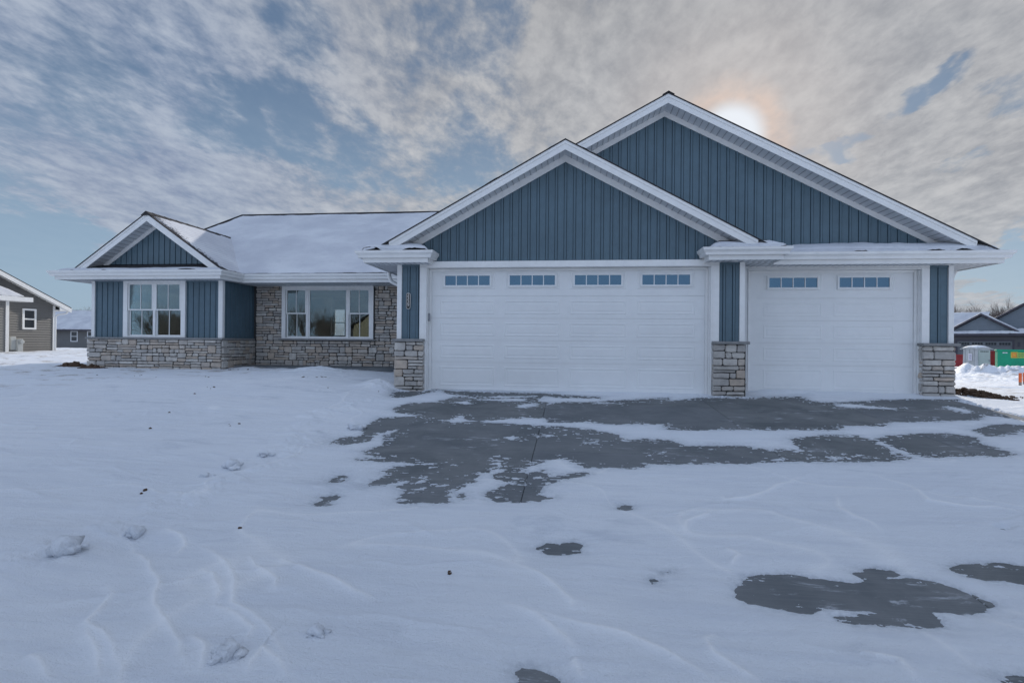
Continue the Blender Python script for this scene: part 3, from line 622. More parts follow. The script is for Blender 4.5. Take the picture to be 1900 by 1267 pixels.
# ------------------------------------------------------------------ the house
H = thing('ranch_house', 'blue and white ranch house with stone bases, two garage doors and snow on its roofs', 'house', (0, 10, 0))
OY = 10.0   # the house empty stands at y = 10; meshes are shifted by it
_b = MB.build
def hb(mb, name, m_, parent=None, bevel=0, smooth=False):
    mb.v = [(x, y-OY, z) for x, y, z in mb.v]
    return _b(mb, name, m_, parent or H, bevel, smooth)
def hsheet(*a, **k):
    o = snow_sheet(*a, **k); o.data.transform(Matrix.Translation((0, -OY, 0))); return o

g1 = lambda x: 4.25-.55*abs(x+.13)         # top edge of the garage door gable's rake
g2 = lambda x: 5.18-.528*abs(x-1.63)
gw = lambda x: 3.75-.70*abs(x+9.74)
SF, EV = 2.21, 2.39                        # soffit and eave heights

# gable sidings
hb(batten(front(9.40), -3.02, 2.84, lambda a: 2.262 if -2.70 < a < 2.46 else 2.30, lambda a: g1(a)-.27, (-.13, -2.701, -2.699, 2.459, 2.461), phase=-.13-.02), 'gable_siding', M['blue'])
hb(batten(front(9.95), -.6, 6.2, lambda a: 2.50, lambda a: g2(a)-.245, (1.63,), phase=1.63-.02), 'gable_siding', M['blue'])
hb(batten(front(11.74), -11.2, -8.2, lambda a: 2.615, lambda a: gw(a)-.27, (-9.74,), P=.14, bw=.02, phase=-9.74), 'gable_siding', M['blue'])
# wall sidings under the eaves
def wall_siding(y, a0, a1, z0=.88, z1=SF, P=.158, bw=.034, ph=None):
    hb(batten(front(y), a0, a1, lambda a: z0, lambda a: z1, phase=a0 if ph is None else ph, P=P, bw=bw), 'wall_siding', M['blue'])
wall_siding(9.40, -3.03, -2.70, ph=-3.03-.06); wall_siding(9.40, 2.46, 2.79, ph=2.46-.1); wall_siding(9.95, 6.07, 6.37, ph=6.07-.02)
wall_siding(11.70, -11.30, -10.54, P=.14, bw=.02); wall_siding(11.70, -8.96, -8.15, P=.14, bw=.02)
side = Frame((-8.06, 11.70, 0), (0, 1, 0), (1, 0, 0))
hb(batten(side, .0, 1.25, lambda a: .88, lambda a: SF, P=.14, bw=.02), 'wall_siding', M['blue'])
# dark starter strips under the soffit
for (y, a0, a1) in ((9.40, -3.03, -2.70), (9.40, 2.46, 2.79), (9.95, 6.07, 6.37), (11.70, -11.3, -10.54), (11.70, -8.96, -8.15)):
    mb = MB(); mb.box(a0, a1, y-.02, y+.01, SF-.035, SF+.01); hb(mb, 'siding_channel', M['blue'])
# hidden structural walls (left, back, right, the recess beside the wing)
mb = MB()
mb.box(-11.34, -11.2, 11.72, 20.5, 0, 2.3)                       # left
mb.box(6.30, 6.44, 9.97, 20.5, -.1, 2.3)                         # right
mb.box(-3.10, -2.96, 9.42, 13.0, -.05, 2.3)                      # left side of the garage bump
mb.box(2.83, 2.87, 9.42, 9.95, -.05, 2.3)
mb.box(-11.2, -9.40, 20.5, 20.64, 0, 2.6); mb.box(-8.92, 6.44, 20.5, 20.64, 0, 2.6)   # back wall with a window opening
mb.box(-9.40, -8.92, 20.5, 20.64, 0, 1.02); mb.box(-9.40, -8.92, 20.5, 20.64, 2.12, 2.6)
hb(mb, 'outer_wall', M['blue'])
mb = MB()
mb.box(-8.15, -2.96, 13.16, 13.22, .88, .9)
mb.box(-11.18, -3.0, 20.36, 20.44, .3, .98); mb.box(-11.18, -9.44, 20.36, 20.44, .98, 2.6); mb.box(-8.88, -3.0, 20.36, 20.44, .98, 2.6)
mb.box(-3.1, -3.0, 13.1, 20.4, .3, 2.6)
mb.box(-11.18, -11.1, 11.9, 20.36, .3, 2.36)
mb.box(-8.2, -8.12, 11.95, 13.05, .3, 2.36)
mb.box(-11.1, -9.95, 16.2, 16.3, .3, 2.6)
mb.box(-11.18, -3.0, 13.15, 20.4, 2.55, 2.60); mb.box(-11.08, -8.2, 11.9, 13.148, 2.36, 2.39)
mb.box(-11.18, -10.56, 11.80, 11.88, .3, 2.36); mb.box(-8.94, -8.1, 11.80, 11.88, .3, 2.36); mb.box(-10.56, -8.94, 11.80, 11.88, .3, .9)
mb.box(-8.1, -7.30, 13.06, 13.14, .3, 2.6); mb.box(-4.88, -3.1, 13.06, 13.14, .3, 2.6); mb.box(-7.30, -4.88, 13.06, 13.14, .3, .9); mb.box(-7.30, -4.88, 13.06, 13.14, 2.25, 2.6)
hb(mb, 'interior_wall', M['room'])
mb = MB(); mb.box(-11.18, -3.0, 13.15, 20.4, .22, .30); mb.box(-11.10, -8.2, 11.88, 13.148, .22, .30); hb(mb, 'interior_floor', M['floor'])

# corner posts
for (a0, a1, y, z0) in ((-3.115, -3.03, 9.40, .88), (2.79, 2.875, 9.40, .88), (6.37, 6.455, 9.95, .88), (-11.385, -11.30, 11.70, .88), (-8.15, -8.04, 11.70, .88)):
    mb = MB(); mb.box(a0, a1, y-.03, y+.055, z0, SF)
    hb(mb, 'corner_post', M['trim'], bevel=.004)

# garage door surrounds
def surround(a0, a1, y, yd, zt, wl, wr, top):
    """white trim around an opening a0..a1 (door plane yd, wall plane y)"""
    mb = MB()
    mb.box(a0-wl, a0-.03, y-.028, y+.02, -.06, zt+.02); mb.box(a1+.03, a1+wr, y-.028, y+.02, -.06, zt+.02)
    mb.box(a0-wl, a1+wr, y-.030, y+.02, zt+.022, top)
    # stepped moulding and jamb
    mb.box(a0-.03, a0-.012, y-.040, y+.02, -.06, zt+.03); mb.box(a1+.012, a1+.03, y-.040, y+.02, -.06, zt+.03)
    mb.box(a0-.0315, a1+.0315, y-.042, y+.02, zt+.0, zt+.021)
    mb.box(a0-.03, a0, y+.021, yd+.03, -.06, zt); mb.box(a1, a1+.03, y+.021, yd+.03, -.06, zt); mb.box(a0-.03, a1+.03, y+.021, yd+.03, zt+.001, zt+.03)
    mb.box(a0+.0005, a0+.045, yd-.028, yd-.006, -.05, zt-.001); mb.box(a1-.045, a1-.0005, yd-.028, yd-.006, -.05, zt-.001); mb.box(a0+.046, a1-.046, yd-.026, yd-.006, zt-.045, zt-.001)
    return hb(mb, 'door_trim', M['trim'], bevel=.003)
surround(-2.56, 2.31, 9.40, 9.53, 2.15, .14, .15, 2.262)
surround(3.12, 5.93, 9.95, 10.05, 2.15, .09, .14, 2.225)
def garage_door(a0, a1, y, cols, label):
    seams = [-.02, .475, .87, 1.265, 1.66, 2.15]
    zz = [-.02]+[s for s in seams[1:]]
    mb = MB()
    for z0, z1 in zip(zz[:-1], zz[1:]):
        mb.box(a0, a1, y, y+.045, z0+.003, z1-.003)
        mb.box(a0, a1, y+.010, y+.03, z1-.0035, z1+.0035)
    door = None
    pads = MB()
    for i, (z0, z1) in enumerate(zip(zz[:-1], zz[1:])):
        for (c0, c1) in cols:
            m0, m1 = z0+.075, z1-.075
            if i == 4: m0, m1 = z0+.12, z1-.07
            rings = [(0, 0.0), (.010, .005), (.022, .005), (.034, .0005), (.055, .0005), (.068, .0035)]
            pts = [[(c0+k, y-o, m0+k), (c1-k, y-o, m0+k), (c1-k, y-o, m1-k), (c0+k, y-o, m1-k)] for k, o in rings]
            if i == 4: pts = pts[:4]
            for r0, r1 in zip(pts[:-1], pts[1:]):
                for k in range(4): pads.poly([r0[k], r0[(k+1) % 4], r1[(k+1) % 4], r1[k]])
            pads.poly(pts[-1])
    mb.v += pads.v; nb = len(mb.v)-len(pads.v); mb.f += [tuple(nb+k for k in f) for f in pads.f]; mb.mi += [0]*len(pads.f)
    door = hb(mb, 'garage_door', M['door']); door['label'] = label
    for (c0, c1) in cols:
        x0, x1, z0, z1 = c0+.09, c1-.09, 1.853, 2.023
        mb = MB(); fw = .035
        mb.box(x0-fw, x1+fw, y-.022, y-.002, z1, z1+fw); mb.box(x0-fw, x1+fw, y-.022, y-.002, z0-fw, z0)
        mb.box(x0-fw, x0, y-.022, y-.002, z0+.0005, z1-.0005); mb.box(x1, x1+fw, y-.022, y-.002, z0+.0005, z1-.0005)
        for k in (1, 2, 3):
            xm = x0+(x1-x0)*k/4; mb.box(xm-.008, xm+.008, y-.019, y-.003, z0+.0005, z1-.0005)
        hb(mb, 'window_frame', M['door'], door, bevel=.002)
        mb = MB(); mb.box(x0, x1, y-.008, y-.003, z0, z1); hb(mb, 'window_pane', M['dglass'], door)
    return door
garage_door(-2.56, 2.31, 9.53, [(-2.36, -1.37), (-1.19, -.21), (-.04, .94), (1.12, 2.10)], 'wide white garage door with four small windows')
garage_door(3.12, 5.93, 10.05, [(3.40, 4.39), (4.58, 5.58)], 'single white garage door with two small windows')
mb = MB(); mb.box(-2.55, 2.30, 9.54, 9.56, -.05, .0); mb.box(3.13, 5.92, 10.06, 10.08, -.05, .0); hb(mb, 'door_seal', M['dark'])

# stone bases
def stone_box(name, frs, cap, seed, label=None, z0=-.14):
    root = MB(); all_ = MB()
    for i, (fr, a0, a1, zb, holes, rag, dep) in enumerate(frs):
        s_ = stones(fr, a0, a1, zb, .835 if cap else 2.22, seed+i*7, holes, dep, rag)
        nb = len(all_.v); all_.v += s_.v; all_.f += [tuple(nb+k for k in f) for f in s_.f]; all_.mi += s_.mi
    o = hb(all_, name, [M['stone']])
    if label: o['label'] = label
    return o
def backing(boxes, parent):
    mb = MB()
    for b_ in boxes: mb.box(*b_)
    return hb(mb, 'mortar', M['mortar'], parent)
def caps(boxes, parent, name='stone_cap'):
    for b_ in boxes: mb = MB(); mb.box(*b_); hb(mb, name, M['cap'], parent, bevel=.008)
LX = lambda x: Frame((x, 0, 0), (0, 1, 0), (1, 0, 0)); RX = lambda x: Frame((x, 0, 0), (0, -1, 0), (-1, 0, 0))
p = stone_box('stone_pier', [(front(9.345), -3.13, -2.61, -.12, (), .012, .045), (LX(-2.66), 9.345, 9.42, -.12, (), 0, .045), (RX(-3.10), -9.9, -9.345, -.12, (), 0, .045)], 1, 11)
backing([(-3.11, -2.64, 9.32, 9.60, -.2, .83)], p); caps([(-3.16, -2.60, 9.265, 9.44, .836, .885)], p)
p = stone_box('stone_pier', [(front(9.345), 2.35, 2.86, -.12, (), .012, .045), (front(9.895), 2.885, 3.03, -.12, (), 0, .045), (RX(2.40), -9.42, -9.345, -.12, (), 0, .045), (LX(2.845), 9.36, 9.89, -.12, (), 0, .045)], 1, 29)
backing([(2.38, 2.875, 9.32, 9.60, -.2, .83), (2.88, 3.03, 9.872, 10.0, -.2, .83)], p); caps([(2.34, 2.93, 9.265, 9.44, .836, .885), (2.88, 3.045, 9.82, 9.96, .8365, .884)], p)
p = stone_box('stone_pier', [(front(9.895), 5.94, 6.43, -.12, (), .02, .045), (LX(6.42), 9.9, 11.6, -.12, (), 0, .05), (RX(5.97), -9.97, -9.895, -.12, (), 0, .045)], 1, 47)
backing([(5.96, 6.43, 9.87, 11.6, -.2, .83)], p); caps([(5.91, 6.50, 9.815, 9.99, .836, .885), (6.44, 6.498, 9.992, 11.6, .8365, .884)], p)
p = stone_box('stone_wainscot', [(front(11.66), -11.43, -8.05, -.02, (), .02, .05), (LX(-8.07), 11.66, 13.0, -.02, (), 0, .05), (RX(-11.38), -20., -11.66, -.02, (), 0, .05)], 1, 71)
backing([(-11.39, -8.06, 11.63, 11.76, -.2, .83), (-8.18, -8.045, 11.77, 13.0, -.2, .83), (-11.395, -11.345, 11.77, 20., -.2, .83)], p); caps([(-11.47, -7.99, 11.585, 11.76, .836, .882), (-8.06, -7.99, 11.762, 12.88, .8365, .8815)], p)
hole = (-7.31, -4.87, .86, 2.4)
p = stone_box('stone_wall', [(front(12.98), -8.0, -3.05, .20, (hole,), 0, .045)], 0, 97)
backing([(-8.1, -7.30, 12.955, 13.05, .1, 2.3), (-4.88, -3.05, 12.955, 13.05, .1, 2.3), (-7.30, -4.88, 12.955, 13.05, .1, .86)], p)
caps([(-7.36, -6.10, 12.87, 13.0, .845, .888), (-6.097, -4.84, 12.87, 13.0, .845, .888)], p, 'stone_sill')
mb = MB(); mb.box(-8.0, -3.12, 12.05, 12.97, -.1, .215); hb(mb, 'porch_slab', M['concrete'], bevel=.01)

# windows
def sash(mb, a0, a1, y, z0, z1, fw):
    mb.box(a0, a1, y, y+.04, z0, z0+fw); mb.box(a0, a1, y, y+.04, z1-fw, z1)
    mb.box(a0, a0+fw, y, y+.04, z0+fw, z1-fw); mb.box(a1-fw, a1, y, y+.04, z0+fw, z1-fw)
def window(label, x0, x1, z0, z1, y, units, cw):
    """cased window: units = (a0, a1, kind), kind 'hung' has a meeting rail and upper/lower bars"""
    root = MB()
    root.box(x0, x1, y-.035, y+.03, z1-cw, z1); root.box(x0, x0+cw, y-.034, y+.03, z0, z1-cw-.0005); root.box(x1-cw, x1, y-.034, y+.03, z0, z1-cw-.0005)
    root.box(x0+cw+.0005, x1-cw-.0005, y-.038, y+.03, z0, z0+.028)
    prev = None
    for (a0, a1, k) in units:
        if prev is not None: root.box(prev, a0, y-.02, y+.05, z0+.029, z1-cw-.001)
        prev = a1
    o = hb(root, 'window', M['trim'], bevel=.003); o['label'] = label
    fr = MB(); gl = MB(); zb, zt = z0+.029, z1-cw-.001
    for (a0, a1, k) in units:
        if k == 'hung':
            zm = (zb+zt)/2; sash(fr, a0+.001, a1-.001, y+.02, zb, zm+.018, .030); sash(fr, a0+.001, a1-.001, y-.022, zm-.018, zt, .030)
            xm = (a0+a1)/2; fr.box(xm-.0075, xm+.0075, y+.025, y+.045, zb+.031, zm-.012); fr.box(xm-.0075, xm+.0075, y-.017, y+.003, zm+.0125, zt-.031)
            gl.box(a0+.03, a1-.03, y+.033, y+.037, zb+.03, zm-.012); gl.box(a0+.03, a1-.03, y-.009, y-.005, zm+.0125, zt-.03)
        else:
            sash(fr, a0+.001, a1-.001, y-.005, zb, zt, .026); gl.box(a0+.026, a1-.026, y+.012, y+.016, zb+.026, zt-.026)
    hb(fr, 'frame', M['trim'], o, bevel=.002); hb(gl, 'pane', M['glass'], o)
    return o
window('pair of white double hung windows in the blue front wing', -10.54, -8.96, .885, 2.265, 11.68, [(-10.42, -9.785, 'hung'), (-9.725, -9.08, 'hung')], .11)
window('wide white picture window flanked by two double hung sashes in the stone wall', -7.29, -4.89, .89, 2.235, 12.93, [(-7.18, -6.64, 'hung'), (-6.58, -5.58, 'fix'), (-5.53, -4.99, 'hung')], .10)
mb = MB(); sash(mb, -9.40, -8.92, 20.55, 1.02, 2.12, .04); mb.box(-9.36, -8.96, 20.56, 20.58, 1.55, 1.59); o = hb(mb, 'window', M['trim']); o['label'] = 'small far window seen through the picture window'

# house number and opener button
mb = MB(); n_ = 24; cxn, czn = -2.905, 1.56
def pill(mb, r, hh, y0, y1):
    pts = [(cxn+r*math.cos(a), czn+(hh if math.sin(a) >= 0 else -hh)+r*math.sin(a)) for a in [2*math.pi*k/n_+.001 for k in range(n_)]]
    mb.slab([(x, y0, z) for x, z in pts], (0, 1, 0), y1-y0)
pill(mb, .040, .105, 9.368, 9.384); o = hb(mb, 'house_number', M['nickel']); o['label'] = 'upright oval plate reading 2339'
mb = MB(); pill(mb, .032, .105, 9.364, 9.3665); hb(mb, 'plate_face', M['plate'], o)
for i, ch in enumerate('2339'):
    cu = bpy.data.curves.new('digit', 'FONT'); cu.body = ch; cu.size = .078; cu.align_x = 'CENTER'; cu.extrude = .002
    to = bpy.data.objects.new('digit', cu); C.objects.link(to); bpy.context.view_layer.update()
    me = bpy.data.meshes.new_from_object(to.evaluated_get(bpy.context.evaluated_depsgraph_get())); bpy.data.objects.remove(to)
    me.transform(Matrix.Translation((cxn, 9.360-OY, 1.645-i*.060)) @ Matrix.Rotation(R(90), 4, 'X') @ Matrix.Scale(1.15, 4, (1, 0, 0)))
    me.materials.append(M['nickel']); q = bpy.data.objects.new('digit', me); C.objects.link(q); q.parent = o
mb = MB(); mb.box(-2.562, -2.522, 9.43, 9.45, 1.205, 1.345); hb(mb, 'door_keypad', M['keypad'], bevel=.008)

# ------------------------------------------------------------------ roofs
def roofmesh(quads, name='roof', th=.02, label=None):
    mb = MB()
    for q in quads:
        a, b_, c = Vector(q[0]), Vector(q[1]), Vector(q[2]); n = (b_-a).cross(c-a).normalized()
        if n.z < 0: q = q[::-1]; n = -n
        mb.slab([Vector(p)-n*th for p in q], n, th)
    o = hb(mb, name, M['shingle']);
    if label: o['label'] = label
    return o
def xz(f, x, dz=0.): return f(x)+dz
# main roof
ML, MR, RY, RZ = -11.88, -.3, 16.6, 4.91
main = roofmesh([[(ML, 11.98, 2.40), (MR, 11.98, 2.40), (MR, RY, RZ), (-10.8, RY, RZ)], [(ML, 21.2, 2.40), (MR+7, 21.2, 2.40), (MR+7, RY, RZ), (-10.8, RY, RZ)], [(ML, 11.98, 2.40), (ML, 21.2, 2.40), (-10.8, RY, RZ)]], label='long main roof of the house')
def mp(x, y): return (x, y, 2.40+.545*(y-12)+.011)
hsheet('roof_snow', main, [mp(ML+.05, 12.0), mp(MR, 12.0), mp(MR, RY-.03), mp(-10.75, RY-.03)], 300, 120, .030, 5, .05, .5, bite=(1, 0, 1, 1))
mb = MB(); mb.tube([(-10.8, RY, RZ+.012), (MR, RY, RZ+.012)], .035, 6); mb.tube([(-10.8, RY, RZ+.012), (ML, 11.98, 2.40)], .03, 6); hb(mb, 'ridge_cap', M['shingle'], main)
# wing roof
WL, WR_ = -9.74-1.93, -9.74+1.93
gr = lambda x, y: (x, y, gw(x))
wing = roofmesh([[gr(-9.74, 11.37), gr(WR_, 11.37), gr(WR_, 12.1), gr(-9.74, 14.55)], [gr(-9.74, 11.37), gr(WL, 11.37), gr(WL, 12.1), gr(-9.74, 14.55)]], label='small gabled roof over the front wing')
hsheet('roof_snow', wing, [(WR_-.02, 11.43, gw(WR_)+.01), (WR_-.02, 12.15, gw(WR_)+.01), (-9.70, 14.5, gw(-9.70)+.01), (-9.70, 11.43, gw(-9.70)+.01)], 150, 130, .022, 15, .05, .9,
       bare=lambda u, v: .30-.22*u+.25*np.exp(-u*12), bite=(0, 0, 1, 1))
mb = MB()
for i in range(17): y = 11.36+i*.19; mb.slab([(-9.86, y, gw(-9.86)+.012+.004*(i % 2)), (-9.74, y, gw(-9.74)+.022+.004*(i % 2)), (-9.62, y, gw(-9.62)+.012+.004*(i % 2)), (-9.62, y+.2, gw(-9.62)+.008), (-9.74, y+.2, gw(-9.74)+.018), (-9.86, y+.2, gw(-9.86)+.008)], (0, 0, 1), .012)
hb(mb, 'ridge_cap', M['shingle'], wing)
# garage roofs
ga = roofmesh([[(-3.62, 9.03, g1(-3.62)), (-.13, 9.03, 4.25), (-.13, 9.94, 4.25), (-3.62, 9.94, g1(-3.62))], [(3.30, 9.03, g1(3.30)), (-.13, 9.03, 4.25), (-.13, 9.94, 4.25), (3.30, 9.94, g1(3.30))]], label='roof over the wide garage door gable')
gb = roofmesh([[(-.12, 9.53, g2(-.12)), (1.63, 9.53, 5.18), (1.63, 19.5, 5.18), (-.12, 19.5, g2(-.12))], [(-3.68, 9.95, g2(-3.68)), (-.125, 9.95, g2(-.125)), (-.125, 19.5, g2(-.125)), (-3.68, 19.5, g2(-3.68))], [(7.02, 9.53, g2(7.02)), (1.63, 9.53, 5.18), (1.63, 19.5, 5.18), (7.02, 19.5, g2(7.02))]], label='large roof over the whole garage')
hsheet('roof_snow', ga, [(-3.55, 9.07, g1(-3.55)+.011), (-.2, 9.07, g1(-.2)+.011), (-.2, 9.9, g1(-.2)+.011), (-3.55, 9.9, g1(-3.55)+.011)], 80, 30, .025, 25, .05, .7, bite=(1, 0, 0, 1))
hsheet('roof_snow', ga, [(-.06, 9.07, g1(-.06)+.011), (3.25, 9.07, g1(3.25)+.011), (3.25, 9.9, g1(3.25)+.011), (-.06, 9.9, g1(-.06)+.011)], 80, 30, .025, 26, .05, .7, bite=(1, 0, 0, 1))
hsheet('roof_snow', gb, [(1.70, 9.58, g2(1.7)+.011), (6.95, 9.58, g2(6.95)+.011), (6.95, 19.3, g2(6.95)+.011), (1.70, 19.3, g2(1.7)+.011)], 120, 120, .025, 27, .05, .7)
hsheet('roof_snow', gb, [(-3.6, 10.0, g2(-3.6)+.011), (1.55, 10.0, g2(1.55)+.011), (1.55, 19.3, g2(1.55)+.011), (-3.6, 19.3, g2(-3.6)+.011)], 120, 120, .025, 28, .05, .7)
mb = MB(); mb.slab([(1.53, 9.52, g2(1.53)+.004), (1.63, 9.52, 5.188), (1.73, 9.52, g2(1.73)+.004), (1.73, 19.4, g2(1.73)+.004), (1.63, 19.4, 5.188), (1.53, 19.4, g2(1.53)+.004)], (0, 0, 1), .012); hb(mb, 'ridge_cap', M['shingle'], gb)
# pent roofs between eave and gable wall
def pent(y0, y1, x0, x1, hipl, hipr, z0, z1, seed, label, bare=None, th=.05, name='pent_roof', cov=1.):
    q = [(x0, y0, z0), (x1, y0, z0), (x1-hipr, y1, z1), (x0+hipl, y1, z1)]
    quads = [q]
    if hipl > .02: quads.append([(x0, y0, z0), (x0+hipl, y1, z1), (x0, y1+.15, z0)])
    if hipr > .02: quads.append([(x1, y0, z0), (x1-hipr, y1, z1), (x1, y1+.15, z0)])
    o = roofmesh(quads, name, .03, label)
    s_ = hsheet('roof_snow', o, [(x0+.02, y0+.03, z0+.014+(z1-z0)*.03/(y1-y0)), (x1-.02, y0+.03, z0+.014+(z1-z0)*.03/(y1-y0)), (x1-.02-(hipr-.02)*cov, y0+.03+(y1-y0-.04)*cov, z0+(z1-z0)*cov+.004), (x0+.02+(hipl-.02)*cov, y0+.03+(y1-y0-.04)*cov, z0+(z1-z0)*cov+.004)], int((x1-x0)*45), 26, th, seed, .05, 1.1, bare=bare)
    return o
pent(11.17, 11.73, -11.88, -7.74, .62, .35, 2.385, 2.60, 33, 'narrow shingled ledge under the wing gable', th=.03, cov=.38)
pent(8.95, 9.39, -3.64, -2.42, .45, .25, 2.385, 2.58, 43, 'small hipped eave return left of the wide door', th=.07, cov=.8)
pent(8.95, 9.39, 2.16, 3.42, .3, .2, 2.385, 2.58, 53, 'small hipped eave return right of the wide door', th=.05, cov=.75)
pent(9.47, 9.94, 3.30, 7.02, .0, .50, 2.375, 2.56, 63, 'snowy ledge above the single garage door', th=.075)

# rakes: fascia board with drip edge, ribbed soffit, frieze board on the wall
def rake(f, xa, x0, x1, yf, yw, fh, frz, nm='rake_fascia', parent=None, clip0=None):
    fb, so, fz, rb = MB(), MB(), MB(), MB()
    for (p, q) in ((x0, xa), (xa, x1)):
        def board(mb, t0, t1, ya, yb):
            mb.hexa([(p, ya, f(p)-t1), (q, ya, f(q)-t1), (q, yb, f(q)-t1), (p, yb, f(p)-t1), (p, ya, f(p)-t0), (q, ya, f(q)-t0), (q, yb, f(q)-t0), (p, yb, f(p)-t0)])
        board(fb, .024, fh, yf, yf+.022); board(fb, .022, .075, yf-.010, yf-.0005)
        board(so, fh-.035, fh-.020, yf+.023, yw-.0)
        board(fz, fh+.002 if False else fh-.019, frz, yw-.022, yw-.001)
    # ribs of the vented soffit
    sl = (f(xa)-f(x1))/(x1-xa)
    step = .10; x = x0+.03
    while x < x1-.03:
        if abs(x-xa) > .03:
            z = f(x)-fh+.020
            rb.hexa([(x-.004, yf+.024, f(x-.004)-fh+.0145), (x+.004, yf+.024, f(x+.004)-fh+.0145), (x+.004, yw-.023, f(x+.004)-fh+.0145), (x-.004, yw-.023, f(x-.004)-fh+.0145),
                     (x-.004, yf+.024, f(x-.004)-fh+.0195), (x+.004, yf+.024, f(x+.004)-fh+.0195), (x+.004, yw-.023, f(x+.004)-fh+.0195), (x-.004, yw-.023, f(x-.004)-fh+.0195)])
        x += step
    nb = len(so.v); so.v += rb.v; so.f += [tuple(nb+k for k in f) for f in rb.f]; so.mi += [1]*len(rb.f)
    hb(fb, 'rake_fascia', M['trim']); hb(so, 'rake_soffit', [M['soffit'], M['rib']]); hb(fz, 'frieze_board', M['trim'])
rake(g1, -.13, -3.16, 2.97, 9.05, 9.40, .178, .275)
rake(g2, 1.63, -.10, 6.55, 9.55, 9.95, .178, .255)
rake(gw, -9.74, -11.50, -7.93, 11.39, 11.74, .195, .275)

# eaves: gutter, fascia, ribbed soffit
gut = [(0, 0), (.0, -.115), (.062, -.115), (.070, -.075), (.085, -.055), (.105, -.035), (.108, -.004), (.112, 0), (.112, .004), (.100, .004), (.098, -.03), (.07, -.06), (.055, -.10), (.008, -.10), (.006, 0)]
def eave(path, ztop=EV, zs=SF, fz=-.19, label=None):
    mb = MB(); mb.sweep(path, [(o, ztop+z) for o, z in gut]); g_ = hb(mb, 'gutter', M['trim'])
    mb = MB(); mb.sweep(path, [(-.022, ztop-.03), (-.022, ztop+fz), (-.001, ztop+fz), (-.001, ztop-.03)]); hb(mb, 'eave_fascia', M['trim'])
    return g_
def soffit(x0, x1, y0, y1, z=SF, along='x', step=.10):
    mb = MB(); mb.box(x0, x1, y0, y1, z, z+.012); mb.cur = 1
    if along == 'x':
        x = x0+.05
        while x < x1: mb.box(x-.004, x+.004, y0+.001, y1-.001, z-.005, z-.0005); x += step
    else:
        y = y0+.05
        while y < y1: mb.box(x0+.001, x1-.001, y-.004, y+.004, z-.005, z-.0005); y += step
    hb(mb, 'soffit', [M['soffit'], M['rib']])
# wing + entry run: around the left corner, along the front, back to the entry eave, then to the garage
eave([(-11.87, 20.9), (-11.87, 11.20), (-7.78, 11.20), (-7.78, 12.02), (-3.66, 12.02)])
soffit(-11.84, -7.80, 11.22, 11.69); soffit(-11.84, -11.36, 11.692, 20.8, along='y'); soffit(-8.03, -7.80, 11.692, 12.04); soffit(-8.03, -3.12, 12.042, 12.95, step=.10)
# left garage return
eave([(-3.62, 12.0), (-3.62, 9.03), (-2.46, 9.03), (-2.46, 9.385)])
soffit(-3.59, -2.49, 9.05, 9.375); soffit(-3.59, -3.12, 9.377, 12.04, along='y')
# middle return
eave([(2.20, 9.385), (2.20, 9.03), (3.36, 9.03), (3.36, 9.60)])
soffit(2.23, 3.33, 9.05, 9.372); soffit(2.88, 3.33, 9.374, 9.93)
# right run
eave([(3.40, 9.57), (6.98, 9.57), (6.98, 19.5)], ztop=2.385)
soffit(3.335, 6.95, 9.59, 9.92); soffit(6.45, 6.95, 9.922, 19.4, along='y')
# white board closing the short returns against the wall
for x_ in (-2.461, 2.201): mb = MB(); mb.box(x_-.021, x_+.021, 9.386, 9.398, 2.20, 2.38); hb(mb, 'return_trim', M['trim'])
# downspouts
def spout(pts):
    mb = MB(); mb.tube(pts, .038, 12); hb(mb, 'downspout', M['trim'], smooth=True)
spout([(-3.60, 10.35, 2.3), (-3.60, 10.35, 2.12), (-3.56, 10.35, 2.02), (-3.46, 10.35, 1.97), (-3.22, 10.35, 1.90), (-3.18, 10.35, 1.80), (-3.18, 10.35, .15)])
spout([(6.90, 10.6, 2.3), (6.90, 10.6, 2.18), (6.86, 10.6, 2.08), (6.76, 10.6, 2.03), (6.58, 10.6, 1.98), (6.53, 10.6, 1.88), (6.53, 10.6, .1)])
# recessed soffit lights
for (x, y) in ((-6.9, 12.5), (-5.2, 12.5), (2.66, 9.22), (6.25, 9.76)):
    mb = MB(); mb.tube([(x, y, SF-.004), (x, y, SF-.012)], .045, 16); hb(mb, 'soffit_light', M['trim'])

# ------------------------------------------------------------------ neighbouring houses
def cam_pt(px, D, z=0.):
    """a place D metres in front of the view point, px across: used to set out distant things in plan"""
    l = (px-950)*D/1000; return (-math.sin(TH)*D+math.cos(TH)*l, math.cos(TH)*D+math.sin(TH)*l, z)
def gz(x, y): return float(base(np.array([float(x)]), np.array([float(y)]))[0])
def neighbour(name, label, px, D, rz=TH): return thing(name, label, 'house', cam_pt(px, D), rz)
def nwin(par, x0, x1, z0, z1, y, m_='trim', bars=True):
    mb = MB(); w_ = .09
    mb.box(x0, x1, y-.06, y+.01, z0, z0+w_); mb.box(x0, x1, y-.06, y+.01, z1-w_, z1); mb.box(x0, x0+w_, y-.06, y+.01, z0+w_, z1-w_); mb.box(x1-w_, x1, y-.06, y+.01, z0+w_, z1-w_)
    if bars: mb.box(x0+w_, x1-w_, y-.05, y+.01, (z0+z1)/2-.035, (z0+z1)/2+.035)
    o = mb.build('window', M[m_], par)
    mb = MB(); mb.box(x0+w_, x1-w_, y-.03, y-.026, z0+w_, z1-w_); mb.build('pane', M['darkglass'], o)
    return o
def nsnow(par, q, nx, ny, th, seed, edge=.15, bare=None): return snow_sheet('roof_snow', par, q, nx, ny, th, seed, edge, .5, bare)
